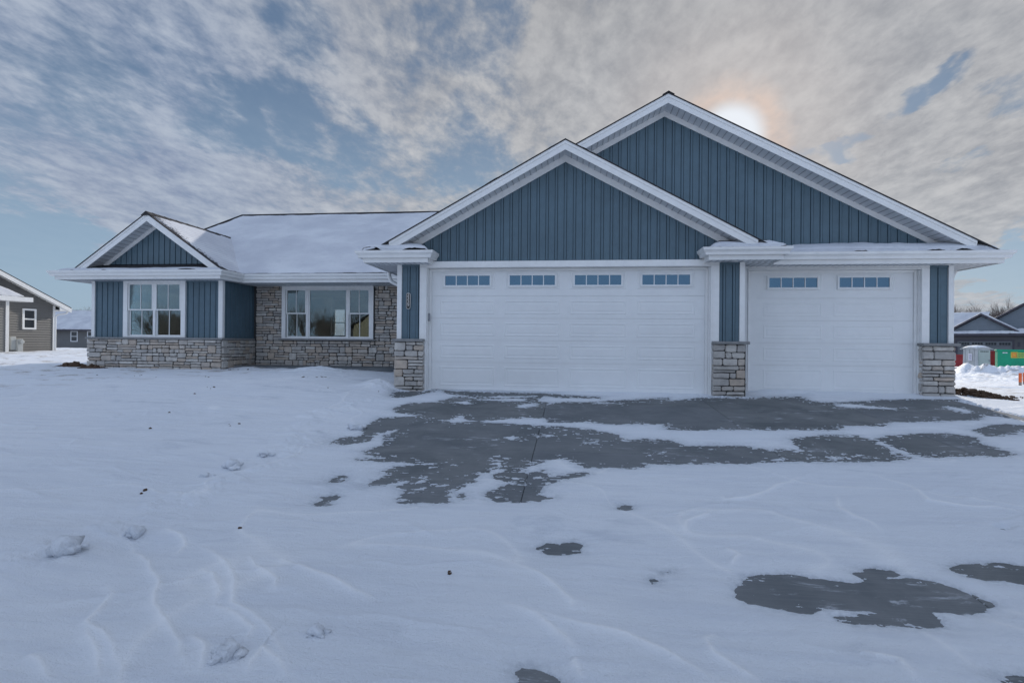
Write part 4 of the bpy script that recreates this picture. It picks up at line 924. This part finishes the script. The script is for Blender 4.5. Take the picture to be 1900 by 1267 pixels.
def nroof(par, quads, th=.12, name='roof'):
    mb = MB()
    for q in quads:
        a, b_, c = Vector(q[0]), Vector(q[1]), Vector(q[2]); n = (b_-a).cross(c-a).normalized()
        if n.z < 0: q = q[::-1]; n = -n
        mb.slab([Vector(p)-n*th for p in q], n, th)
    return mb.build(name, M['shingle'], par)
# grey house at the left edge
N = neighbour('grey_house', 'grey lap sided house with white trim cut by the left edge of the picture', 100, 29, R(86))
z0 = -.10; sl = .463; ax, az = -7.0, 6.08; rt = lambda x: az-sl*abs(x-ax)
lap(Frame((0, 0, 0), (1, 0, 0), (0, -1, 0)), z0, az-.25, lambda z: (max(-14, ax-(az-.22-z)/sl), min(0, ax+(az-.22-z)/sl))).build('gable_wall', M['greige'], N)
lap(Frame((0, 0, 0), (0, 1, 0), (1, 0, 0)), z0, 2.5, lambda z: (0, 11)).build('side_wall', M['grey'], N)
mb = MB(); mb.box(-14.0, -13.9, .02, 11, z0, 2.6); mb.box(-13.9, -.03, 10.9, 11, z0, 2.6); mb.build('back_wall', M['grey'], N)
mb = MB(); mb.box(-.09, .03, -.04, .08, z0, 2.6); mb.build('corner_post', M['trim'], N)
rf = nroof(N, [[(.65, -.35, rt(.65)), (ax, -.35, az), (ax, 11.4, az), (.65, 11.4, rt(.65))], [(-14.65, -.35, rt(-14.65)), (ax, -.35, az), (ax, 11.4, az), (-14.65, 11.4, rt(-14.65))]], .05)
nsnow(rf, [(.62, -.32, rt(.62)+.01), (.62, 11.3, rt(.62)+.01), (ax, 11.3, az+.01), (ax, -.32, az+.01)], 60, 40, .05, 201)
mb = MB()
for (p, q) in ((-14.65, ax), (ax, .65)):
    mb.hexa([(p, -.36, rt(p)-.27), (q, -.36, rt(q)-.27), (q, -.33, rt(q)-.27), (p, -.33, rt(p)-.27), (p, -.36, rt(p)-.055), (q, -.36, rt(q)-.055), (q, -.33, rt(q)-.055), (p, -.33, rt(p)-.055)])
    mb.hexa([(p, -.33, rt(p)-.22), (q, -.33, rt(q)-.22), (q, .0, rt(q)-.22), (p, .0, rt(p)-.22), (p, -.33, rt(p)-.20), (q, -.33, rt(q)-.20), (q, .0, rt(q)-.20), (p, .0, rt(p)-.20)])
mb.box(.03, .64, -.30, 11.3, 2.36, 2.385); mb.box(.64, .67, -.365, 11.3, 2.34, 2.52); mb.box(.02, .639, -.34, -.32, 2.34, 2.54)
mb.build('fascia', M['trim'], N)
nwin(N, -1.62, -.95, 1.30, 2.36, 0)
nwin(N, -6.5, -5.2, 1.0, 2.36, 0)
mb = MB(); mb.tube([(.55, -.25, 2.34), (.5, -.2, 2.22), (.15, -.05, 2.12), (.06, -.02, 2.0), (.06, -.02, 0)], .04, 8); mb.build('downspout', M['trim'], N)
mb = MB(); mb.box(-2.25, -2.0, -.18, -.03, .25, .92); mb.box(-2.0, -1.75, -.28, -.03, .0, .80); mb.tube([(-1.87, -.28, .66), (-1.87, -.40, .66)], .10, 12); mb.build('meter_box', M['meter'], N, bevel=.02)
# its lower front volume
lap(Frame((0, -.45, 0), (1, 0, 0), (0, -1, 0)), -.2, 2.75, lambda z: (-12, -2.6)).build('front_wall', M['grey'], N)
mb = MB(); mb.box(-2.72, -2.57, -.49, -.02, -.2, 2.76); mb.build('corner_post', M['trim'], N)
rf = nroof(N, [[(-12, -1.05, 2.83), (-2.0, -1.05, 2.83), (-3.6, -.02, 3.75), (-12, -.02, 3.75)]], .05, 'front_roof')
nsnow(rf, [(-11.9, -1.0, 2.87), (-2.1, -1.0, 2.87), (-3.65, -.04, 3.77), (-11.9, -.04, 3.77)], 90, 16, .05, 202, .08, bare=lambda u, v: .18+0*u)
mb = MB(); mb.box(-12, -1.98, -1.16, -1.04, 2.64, 2.86); mb.box(-12, -2.05, -1.03, -.46, 2.64, 2.66); mb.build('gutter', M['trim'], N)

# far house behind on the left
N = neighbour('grey_house', 'small distant grey house with a hipped snowy roof beyond the left neighbour', 103, 65)
hz = -.7
lap(Frame((0, 0, 0), (1, 0, 0), (0, -1, 0)), hz, 1.95, lambda z: (-6, 8.6), .2).build('front_wall', M['greige'], N)
mb = MB(); mb.box(8.5, 8.6, .02, 9, hz, 1.95); mb.box(-6, 8.5, 8.9, 9, hz, 1.95); mb.build('back_wall', M['grey'], N)
rf = nroof(N, [[(-6.6, -.6, 1.95), (9.2, -.6, 1.95), (1.9, 4.6, 4.55), (-6.6, 4.6, 4.55)], [(9.2, -.6, 1.95), (9.2, 9.6, 1.95), (1.9, 4.6, 4.55)]], .12)
nsnow(rf, [(-6.5, -.55, 1.99), (9.05, -.55, 1.99), (1.9, 4.5, 4.52), (-6.5, 4.5, 4.52)], 80, 40, .06, 203)
mb = MB(); mb.box(-6.6, 9.2, -.7, -.61, 1.80, 1.97); mb.build('gutter', M['bronze'], N)
nwin(N, 1.85, 2.7, .50, 1.78, 0); nwin(N, 3.85, 4.6, .55, 1.78, 0); nwin(N, -3, -2.2, .5, 1.78, 0)

# slate coloured house on the right
N = neighbour('slate_house', 'slate grey house with two snowy gables and a taupe garage door beyond the bins', 1775, 62, TH-R(48)); N.scale = (1, 1, 1.24); N.location.z = -.2
hz = -1.25; X0 = -1.2
f1 = lambda x: 3.86-.52*abs(x-2.15); f2 = lambda x: 5.0-.53*abs(x-6.0)
lap(Frame((0, -.1, 0), (1, 0, 0), (0, -1, 0)), 2.20, 3.6, lambda z: (2.15-(3.60-z)/.52, 2.15+(3.60-z)/.52), .15).build('gable_wall', M['grey2'], N)
lap(Frame((0, 1.6, 0), (1, 0, 0), (0, -1, 0)), 2.30, 4.75, lambda z: (6.0-(4.75-z)/.53, 6.0+(4.75-z)/.53), .15).build('gable_wall', M['grey2'], N)
def rk(f, a, m_, b_, y, h=.20):
    mb = MB()
    for (p, q) in ((a, m_), (m_, b_)):
        mb.hexa([(p, y, f(p)-h), (q, y, f(q)-h), (q, y+.04, f(q)-h), (p, y+.04, f(p)-h), (p, y, f(p)), (q, y, f(q)), (q, y+.04, f(q)), (p, y+.04, f(p))])
    return mb.build('rake_fascia', M['bronze'], N)
rk(f1, -1.1, 2.15, 5.3, -.50); rk(f2, .8, 6.0, 11.4, 1.2)
r1 = nroof(N, [[(-1.15, -.46, f1(-1.15)), (2.15, -.46, f1(2.15)), (2.15, 7, f1(2.15)), (-1.15, 7, f1(-1.15))], [(5.4, -.46, f1(5.4)), (2.15, -.46, f1(2.15)), (2.15, 7, f1(2.15)), (5.4, 7, f1(5.4))]], .05)
nsnow(r1, [(-1.1, -.44, f1(-1.1)+.01), (2.15, -.44, f1(2.15)+.01), (2.15, 3, f1(2.15)+.01), (-1.1, 3, f1(-1.1)+.01)], 50, 50, .06, 214)
nsnow(r1, [(5.35, -.44, f1(5.35)+.01), (5.35, 3, f1(5.35)+.01), (2.15, 3, f1(2.15)+.01), (2.15, -.44, f1(2.15)+.01)], 50, 50, .06, 204)
r2 = nroof(N, [[(.7, 1.24, f2(.7)), (6, 1.24, 5.0), (6, 10, 5.0), (.7, 10, f2(.7))], [(11.5, 1.24, f2(11.5)), (6, 1.24, 5.0), (6, 10, 5.0), (11.5, 10, f2(11.5))]], .05)
nsnow(r2, [(11.4, 1.3, f2(11.4)+.01), (11.4, 9.9, f2(11.4)+.01), (6, 9.9, 5.01), (6, 1.3, 5.01)], 50, 50, .05, 205)
nsnow(r2, [(.8, 1.3, f2(.8)+.01), (6, 1.3, 5.01), (6, 9.9, 5.01), (.8, 9.9, f2(.8)+.01)], 50, 50, .04, 206)
r3 = nroof(N, [[(-9, -.6, 2.02), (2.2, -.6, 2.02), (2.2, 6.2, 4.25), (-9, 6.2, 4.25)]], .08)
nsnow(r3, [(-8.9, -.55, 2.05), (2.2, -.55, 2.05), (2.2, 6.1, 4.24), (-8.9, 6.1, 4.24)], 90, 60, .09, 207, .2)
r4 = nroof(N, [[(-1.3, -.62, 2.00), (12.5, -.62, 2.00), (12.5, -.05, 2.26), (-1.3, -.05, 2.26)], [(5.2, -.05, 2.26), (12.5, -.05, 2.26), (12.5, 1.58, 2.42), (5.2, 1.58, 2.42)]], .06, 'pent_roof')
nsnow(r4, [(-1.28, -.62, 2.04), (12.4, -.62, 2.04), (12.4, -.1, 2.28), (-1.28, -.1, 2.28)], 120, 12, .10, 208, .1)
nsnow(r4, [(5.0, -.12, 2.28), (12.4, -.12, 2.28), (12.4, 1.5, 2.46), (5.0, 1.5, 2.46)], 60, 20, .10, 209, .1)
mb = MB(); mb.box(-9, 12.5, -.66, -.625, 1.84, 2.0); mb.box(-9, 12.5, -.622, .2, 1.80, 1.83); mb.build('fascia', M['bronze'], N)
lap(Frame((0, 0, 0), (1, 0, 0), (0, -1, 0)), hz, 1.80, lambda z: (-9, .03), .15, ).build('front_wall', M['brown'], N)
mb = lap(Frame((0, 0, 0), (1, 0, 0), (0, -1, 0)), hz, 1.80, lambda z: (4.75, 5.75), .15); lap(Frame((0, 0, 0), (1, 0, 0), (0, -1, 0)), 1.45, 1.80, lambda z: (.03, 4.75), .15, mb); lap(Frame((0, 1.5, 0), (1, 0, 0), (0, -1, 0)), hz, 1.80, lambda z: (5.75, 12), .15, mb); lap(Frame((5.75, 0, 0), (0, 1, 0), (1, 0, 0)), hz, 1.80, lambda z: (0, 1.5), .15, mb)
mb.box(-9, 12, 9.9, 10, hz, 2.0); mb.box(-9, -8.9, .02, 9.9, hz, 2.0); mb.box(11.9, 12, 1.6, 9.9, hz, 2.0); mb.build('front_wall', M['brown'], N)
mb = MB(); mb.box(5.65, 5.8, -.06, .02, hz, 1.8); mb.box(-.12, .05, -.05, .02, hz, 1.5); mb.box(4.72, 4.88, -.05, .02, hz, 1.5); mb.box(-.12, 4.88, -.055, .02, 1.36, 1.5); mb.box(.5-1.0, .5-.85, -.12, -.03, .9, 1.25); mb.box(5.15, 5.3, -.12, -.03, .9, 1.25); mb.build('door_trim', M['bronze'], N)
mb = MB(); zz = [hz, -.6, -.08, .42, .90, 1.36]
for a, b_ in zip(zz[:-1], zz[1:]): mb.box(.06, 4.71, .05, .1, a+.012, b_-.012)
o = mb.build('garage_door', M['taupedoor'], N)
mb = MB()
for k in range(4):
    for j in range(4): mb.box(.2+k*1.15+j*.24, .2+k*1.15+j*.24+.20, .035, .045, 1.0, 1.22)
mb.build('window_pane', M['darkglass'], o)

# tan house across the street: it shows as a reflection in the picture window
N = thing('tan_house', 'tan gabled house across the street mirrored in the picture window', 'house', (-17.2, -27, 0), R(180))
hz = -1.2; f3 = lambda x: 5.6-.6*abs(x)
lap(Frame((0, 0, 0), (1, 0, 0), (0, -1, 0)), hz, 5.4, lambda z: (max(-5, -(5.5-z)/.6), min(5, (5.5-z)/.6)), .15).build('gable_wall', M['tan'], N)
mb = MB(); mb.box(-5, -4.9, .02, 10, hz, 2.6); mb.box(4.9, 5, .02, 10, hz, 2.6); mb.box(-4.9, 4.9, 9.9, 10, hz, 2.6); mb.build('side_wall', M['tan'], N)
r_ = nroof(N, [[(-5.5, -.4, f3(5.5)), (0, -.4, 5.6), (0, 10.4, 5.6), (-5.5, 10.4, f3(5.5))], [(5.5, -.4, f3(5.5)), (0, -.4, 5.6), (0, 10.4, 5.6), (5.5, 10.4, f3(5.5))]], .08)
nsnow(r_, [(-5.4, -.35, f3(5.4)+.01), (0, -.35, 5.61), (0, 10.3, 5.61), (-5.4, 10.3, f3(5.4)+.01)], 30, 30, .05, 210)
nwin(N, -2.6, -1.2, .2, 1.7, 0); nwin(N, 1.2, 2.6, .2, 1.7, 0)

# ------------------------------------------------------------------ portable toilet, bins, stakes
pt = cam_pt(1812, 42)
N = thing('portable_toilet', 'grey portable toilet with a domed snowy roof standing between the red bins', 'portable toilet', (pt[0], pt[1], -1.22), TH+R(4))
def shell(mb, w, z0, z1, tap=.03, ch=.09):
    r = []
    for z, k in ((z0, 0), (z1, tap)):
        a = w/2-k; r.append([(-a+ch, -a, z), (a-ch, -a, z), (a, -a+ch, z), (a, a-ch, z), (a-ch, a, z), (-a+ch, a, z), (-a, a-ch, z), (-a, -a+ch, z)])
    i = len(mb.v); mb.v += r[0]+r[1]
    for k in range(8): mb.f.append((i+k, i+(k+1) % 8, i+8+(k+1) % 8, i+8+k)); mb.mi.append(0)
    mb.f.append(tuple(range(i+8, i+16))); mb.f.append(tuple(range(i+7, i-1, -1))); mb.mi += [0, 0]
mb = MB(); shell(mb, 1.26, .0, 1.98)
for k in (-.38, 0, .38): mb.box(-.655, -.615, k-.05, k+.05, .12, 1.85); mb.box(k-.05, k+.05, .60, .655, .12, 1.85)
mb.build('body', M['toilet'], N, bevel=.015)
mb = MB(); mb.box(-.47, .47, -.665, -.60, .08, 1.80); mb.box(-.38, .38, -.68, -.6655, .2, 1.0); dr = mb.build('door', M['toiletdoor'], N, bevel=.01)
mb = MB()
for k in range(5): mb.box(-.34+k*.14, -.24+k*.14, -.672, -.66, 1.66, 1.73)
mb.build('vent', M['dark'], dr)
mb = MB(); mb.box(.34, .42, -.70, -.666, .92, 1.08); mb.build('handle', M['keypad'], dr)
mb = MB(); mb.box(-.668, -.656, -.30, .02, .98, 1.52); st = mb.build('notice', M['sticker'], N)
mb = MB()
for k in range(5): mb.box(-.672, -.669, -.26, -.02-(k % 2)*.06, 1.06+k*.085, 1.09+k*.085)
mb.build('notice_print', M['ink'], st)
u, v = np.meshgrid(np.linspace(-1, 1, 24), np.linspace(-1, 1, 24)); zz = 1.97+.24*(1-.55*u**2-.45*v**2)*(1-.12*(u**4+v**4)); zz -= .24*0
o = grid_mesh('roof', np.stack([u*.70, v*.70, zz-.08], -1).reshape(-1, 3), 24, 24, M['toilet'], parent=N); s_ = o.modifiers.new('s', 'SOLIDIFY'); s_.thickness = .05
o2 = grid_mesh('roof_snow', np.stack([u*.67, v*.67, zz-.03+.03*fbm(u, v, 2., 3, 4)-.10*np.maximum(np.abs(u), np.abs(v))**8], -1).reshape(-1, 3), 24, 24, M['snow'], parent=o)

def bin_(name, label, px, D, z, L, Hh, Wd, m_, rz, slant, ribs, capm=None):
    p_ = cam_pt(px, D); N = thing(name, label, 'dumpster', (p_[0], p_[1], z), TH+rz)
    mb = MB(); t = .06
    def wall(x0, x1, y0, y1, s0=0, s1=0): mb.hexa([(x0+s0, y0, .12), (x1+s1, y0, .12), (x1+s1, y1, .12), (x0+s0, y1, .12), (x0, y0, Hh), (x1, y0, Hh), (x1, y1, Hh), (x0, y1, Hh)])
    wall(0, L, 0, t, slant, -slant); wall(0, L, Wd-t, Wd, slant, -slant); wall(0, t, t, Wd-t, slant, slant); wall(L-t, L, t, Wd-t, -slant, -slant)
    mb.box(slant, L-slant, 0, Wd, .0, .119)
    o = mb.build('body', M[m_], N)
    mb = MB(); mb.box(-.06, L+.06, -.07, .02, Hh-.05, Hh+.09); mb.box(-.06, L+.06, Wd-.02, Wd+.07, Hh-.05, Hh+.09); mb.box(-.07, .03, .021, Wd-.021, Hh-.05, Hh+.09); mb.box(L-.03, L+.07, .021, Wd-.021, Hh-.05, Hh+.09); mb.build('rim', M[m_], N, bevel=.02)
    mb = MB()
    for k in ribs: mb.box(k-.05, k+.05, -.07, -.002, .12, Hh-.055)
    if ribs: mb.build('rib', M[m_], N)
    return N
G = bin_('dumpster', 'long green roll-off dumpster with a yellow mark behind the snow bank', 1851, 46, -1.05, 6.4, 1.58, 2.3, 'green', -R(38), .0, [3.0, 4.2, 5.4])
mb = MB()
mb.box(.88, 1.20, -.012, -.004, 1.02, 1.42); o = mb.build('sign_mark', M['orange2'], G)
mb = MB()
for (a, b_, c, d_) in ((.84, 1.26, 1.43, 1.47), (.84, 1.26, .97, 1.01), (.84, .875, 1.011, 1.429), (1.225, 1.26, 1.011, 1.429), (.97, 1.12, 1.18, 1.23)): mb.box(a, b_, -.018, -.0125, c, d_)
for r_, (a, b_) in enumerate(((1.30, 1.98), (1.30, 1.84), (1.30, 2.0))):
    x = a
    while x < b_-.04:
        mb.box(x, x+.055, -.018, -.004, 1.33-r_*.17, 1.42-r_*.17); mb.box(x+.02, x+.085, -.017, -.005, 1.35-r_*.17, 1.38-r_*.17); x += .09
mb.build('sign_lettering', M['yellow'], G)
mb = MB(); mb.box(.32, .46, -.012, -.004, 1.36, 1.44); mb.box(.49, .63, -.012, -.004, 1.36, 1.44); mb.build('number_patch', M['sticker'], G)
G = bin_('dumpster', 'red dumpster with white lettering at the left of the portable toilet', 1746, 49, -.95, 2.45, .98, 2.0, 'red', -R(38), .28, [])
mb = MB()
for k in range(4): mb.box(1.78+k*.13, 1.87+k*.13, -.012, -.004, .66, .82)
mb.build('lettering', M['sticker'], G)
bin_('dumpster', 'plain dark red dumpster between the portable toilet and the green one', 1826, 50, -.95, 2.2, 1.32, 2.0, 'red', -R(38), 0, [.3, .9, 1.5, 2.0])
for i, (px, D, h, lb) in enumerate(((1893.5, 21, .50, 'orange topped survey stake in the snow right of the house'), (1901, 23, .52, 'orange survey stake at the very right edge of the picture'))):
    p_ = cam_pt(px, D); zb = float(snow_height(np.array([[p_[0]]]), np.array([[p_[1]]]))[0, 0]) if False else gz(p_[0], p_[1])+.02
    N = thing('marker_stake', lb, 'stake', (p_[0], p_[1], zb), .3, 'survey stakes in the snow')
    mb = MB(); mb.hexa([(-.035, -.02, -.3), (.035, -.02, -.3), (.035, .02, -.3), (-.035, .02, -.3), (-.05, -.022, h*.28), (.05, -.022, h*.28), (.05, .022, h*.28), (-.05, .022, h*.28)]); mb.build('shaft', M['wood'], N)
    mb = MB(); mb.box(-.055, .055, -.025, .025, h*.281, h); mb.build('painted_top', M['orange'], N, bevel=.008)

# ------------------------------------------------------------------ soil clods and snow clumps
def ico():
    import bmesh
    bm = bmesh.new(); bmesh.ops.create_icosphere(bm, subdivisions=2, radius=1); v = np.array([x.co[:] for x in bm.verts]); f = [[q.index for q in x.verts] for x in bm.faces]; bm.free(); return v, f
IV, IF = ico()
def blobs(spots, seed, rough=.35):
    """spots: (x, y, z, size); deformed lumps in one mesh"""
    rg = np.random.RandomState(seed); mb = MB()
    for (x, y, z, s_) in spots:
        a = rg.rand(3)*6; sc_ = rg.uniform(.6, 1.3, 3)*s_; sc_[2] *= .7
        n = 1+rough*2*vnoise(IV[:, 0]*1.7+a[0]+IV[:, 2], IV[:, 1]*1.7+a[1]-IV[:, 2]*1.3, int(a[2]*10))+rough*vnoise(IV[:, 0]*4+a[1], IV[:, 1]*4+IV[:, 2]*3, 3)
        c, s2 = math.cos(a[0]), math.sin(a[0]); V = IV*n[:, None]*sc_; V = np.stack([V[:, 0]*c-V[:, 1]*s2, V[:, 0]*s2+V[:, 1]*c, V[:, 2]], 1)+np.array([x, y, z])
        i = len(mb.v); mb.v += [tuple(p) for p in V]; mb.f += [tuple(i+k for k in f) for f in IF]; mb.mi += [0]*len(IF)
    return mb
def sh(x, y): return float(snow_height(np.array([[float(x)]]), np.array([[float(y)]]))[0, 0])
def pile(label, cx, cy, rx, ry, h, n, s0, s1, seed, ang=0., mat_='soil', name='soil_pile', cat='soil heap'):
    rg = random.Random(seed); sp = []; zb = sh(cx, cy); ca, sa = math.cos(ang), math.sin(ang)
    for k in range(n):
        r_ = rg.random()**.6; a = rg.uniform(0, 2*math.pi); u, v = r_*math.cos(a), r_*math.sin(a)
        x, y = rx*u, ry*v; sp.append((x*ca-y*sa, x*sa+y*ca, (gz(cx+x*ca-y*sa, cy+x*sa+y*ca)+.04-zb)+h*(1-r_**1.5)*rg.uniform(.3, 1.)-.01, rg.uniform(s0, s1)*(1.2-.6*r_)))
    o = blobs(sp, seed).build(name, M[mat_]); o.location = (cx, cy, zb); return tag(o, label, cat)
pile('brown frozen soil heap at the far left corner of the stone base', -11.95, 11.75, .42, .30, .13, 90, .03, .09, 301)
pile('dark soil heap in front of the left end of the stone base', -11.0, 11.33, .45, .18, .10, 80, .03, .07, 302)
pile('scattered dark clods on the snow in front of the picture window', -5.0, 10.05, .45, .15, .03, 34, .02, .055, 303, .5)
pile('few dark clods at the right foot of the front wing', -7.4, 11.6, .75, .10, .03, 26, .02, .055, 304)
pile('row of brown soil clods beside the right edge of the driveway', 6.78, 9.95, .62, .20, .11, 420, .010, .042, 305, -1.05)
pile('loose brown clods in the sunlit snow right of the driveway', 7.75, 9.95, .7, .35, .03, 80, .010, .035, 306, -.5)
rg = random.Random(9); sp = []
for (x, y) in [(-5.9, 7.9), (-9.5, 9.9), (-8.6, 9.9), (-7.2, 9.9), (-4.0, 6.0), (-6.0, 8.4), (-8, 9.6), (-7.1, 9.8), (-5.1, 6.4), (-4.7, 5.6), (-3.2, 8.9), (-2.2, 3.3), (-.6, 2.9), (-6.9, 9.7), (-4.2, 8.9), (-3.3, 3.9)]:
    for k in range(rg.choice([1, 1, 2, 3])):
        xx, yy = x+rg.uniform(-.08, .08), y+rg.uniform(-.08, .08); sp.append((xx, yy, sh(xx, yy)+.002, rg.uniform(.005, .018)))
tag(blobs(sp, 8).build('soil_crumbs', M['soil']), 'tiny dark soil crumbs dotted over the snowy lawn', 'soil', kind='stuff')
CL = [(-2.62, 6.35, .10, 'pale lump of crusted snow at the left edge of the driveway'), (-3.02, 4.55, .085, 'largest round snow lump on the lawn edge left of centre'), (-3.12, 4.32, .045, 'small flat snow lump just in front of the largest round one'),
      (-1.41, 2.12, .055, 'flattened snow lump nearest the bottom edge of the picture'), (-1.12, 2.3, .035, 'little snow lump right of the one nearest the bottom edge'),
      (-2.95, 4.95, .055, 'low crumbling snow lump behind the largest round one'), (-2.93, 2.86, .075, 'broken snow lump near the left edge of the picture'), (-2.76, 3.18, .06, 'snow lump beside the shallow hollow at the left')]
for i, (x, y, s_, lb) in enumerate(CL):
    z = sh(x, y); rg = random.Random(i); sp = [(0, 0, 0, s_)]+[(rg.uniform(-1, 1)*s_*1.3, rg.uniform(-1, 1)*s_*.8, -.01, s_*rg.uniform(.25, .55)) for k in range(9)]
    o = blobs(sp, 40+i, .45).build('snow_clump', M['snow'], smooth=True); o.location = (x, y, z+.25*s_); tag(o, lb, 'snow clump', 'snow lumps along the lawn edge')

# ------------------------------------------------------------------ bare trees
def tree_mesh(seed, h, fork=.12, spread=.5):
    rg = random.Random(seed); tr, cr = MB(), MB()
    def br(mb, p, d_, L, r_, lev):
        pts = [p]; q = p; dd = d_; n = 3
        for k in range(n):
            dd = (dd+Vector((rg.uniform(-1, 1), rg.uniform(-1, 1), rg.uniform(-.2, .7)))*.16).normalized(); q = q+dd*L/n; pts.append(q)
        mb.tube(pts, [r_*(1-.2*i) for i in range(n+1)], 5 if lev < 2 else 3, cap=False)
        if lev >= 5: return
        k = (5, 4, 4, 4, 3)[lev]
        for j in range(k):
            t = rg.uniform(.35, 1.); b_ = pts[0].lerp(pts[-1], t) if lev else pts[-1].lerp(pts[1], rg.uniform(0, .8))
            a = rg.uniform(0, 2*math.pi); o = dd.orthogonal().normalized(); o = Matrix.Rotation(a, 3, dd) @ o
            nd = (dd*1.0+o*rg.uniform(.35, .95)*spread*1.6+Vector((0, 0, .22))).normalized()
            br(cr, b_, nd, L*rg.uniform(.55, .85), r_*rg.uniform(.42, .6), lev+1)
    br(tr, Vector((0, 0, -.5)), Vector((0, 0, 1)), h*.34, h*.022, 0)
    return tr, cr
kinds = []
for i in range(4):
    t_, c_ = tree_mesh(60+i, 1.0*10)
    r_ = thing('bare_tree', 'x', 'tree', (0, 0, 0)); t_.build('trunk', M['bark'], r_); c_.build('crown', M['bark'], r_); kinds.append(r_)
used = set()
def plant(k, loc, s_, rz, label, group):
    src = kinds[k]
    if k in used:
        r_ = src.copy(); C.objects.link(r_)
        for ch in src.children: c = ch.copy(); C.objects.link(c); c.parent = r_
    else: r_ = src; used.add(k)
    r_.location = loc; r_.scale = (s_,)*3; r_.rotation_euler = (0, 0, rz); r_['label'] = label; r_['group'] = group; return r_
rg = random.Random(5)
for i in range(22):
    px = 1742+i*6.2+rg.uniform(-3, 3); D = rg.uniform(135, 175); p_ = cam_pt(px, D)
    top = 66 + (16 if px > 1862 else 0)+rg.uniform(-6, 6)+(px-1760)*.03
    hh = top+12; s_ = (hh*D/1000+3)/8.8
    plant(i % 4, (p_[0], p_[1], -2.2), s_*rg.uniform(.92, 1.08), rg.uniform(0, 6), 'bare leafless tree in the distant row above the slate house', 'distant trees on the right')
for i in range(5):
    p_ = cam_pt(146+i*7, 150); plant(i % 4, (p_[0], p_[1], -3), 1.5+rg.uniform(-.15, .15), rg.uniform(0, 6), 'bare leafless tree above the distant grey house on the left', 'distant trees on the left')
for i in range(46):
    x = -74+i*2.0+rg.uniform(-1, 1); y = -58+rg.uniform(-6, 8)
    plant(i % 4, (x, y, -2.4), rg.uniform(.8, 1.15), rg.uniform(0, 6), 'smaller bare tree far behind the camera, mirrored low in the windows', 'thicket across the street')
for i in range(24):
    x = -78+i*4.2+rg.uniform(-1.5, 1.5); y = -34+rg.uniform(-9, 5)
    if -26 < x < -13: y = min(y, -40)
    plant(i % 4, (x, y, -1.5), rg.uniform(.60, .9)*(1.2 if i % 5 == 0 else 1), rg.uniform(0, 6), 'bare tree behind the camera, mirrored in the windows', 'trees across the street')
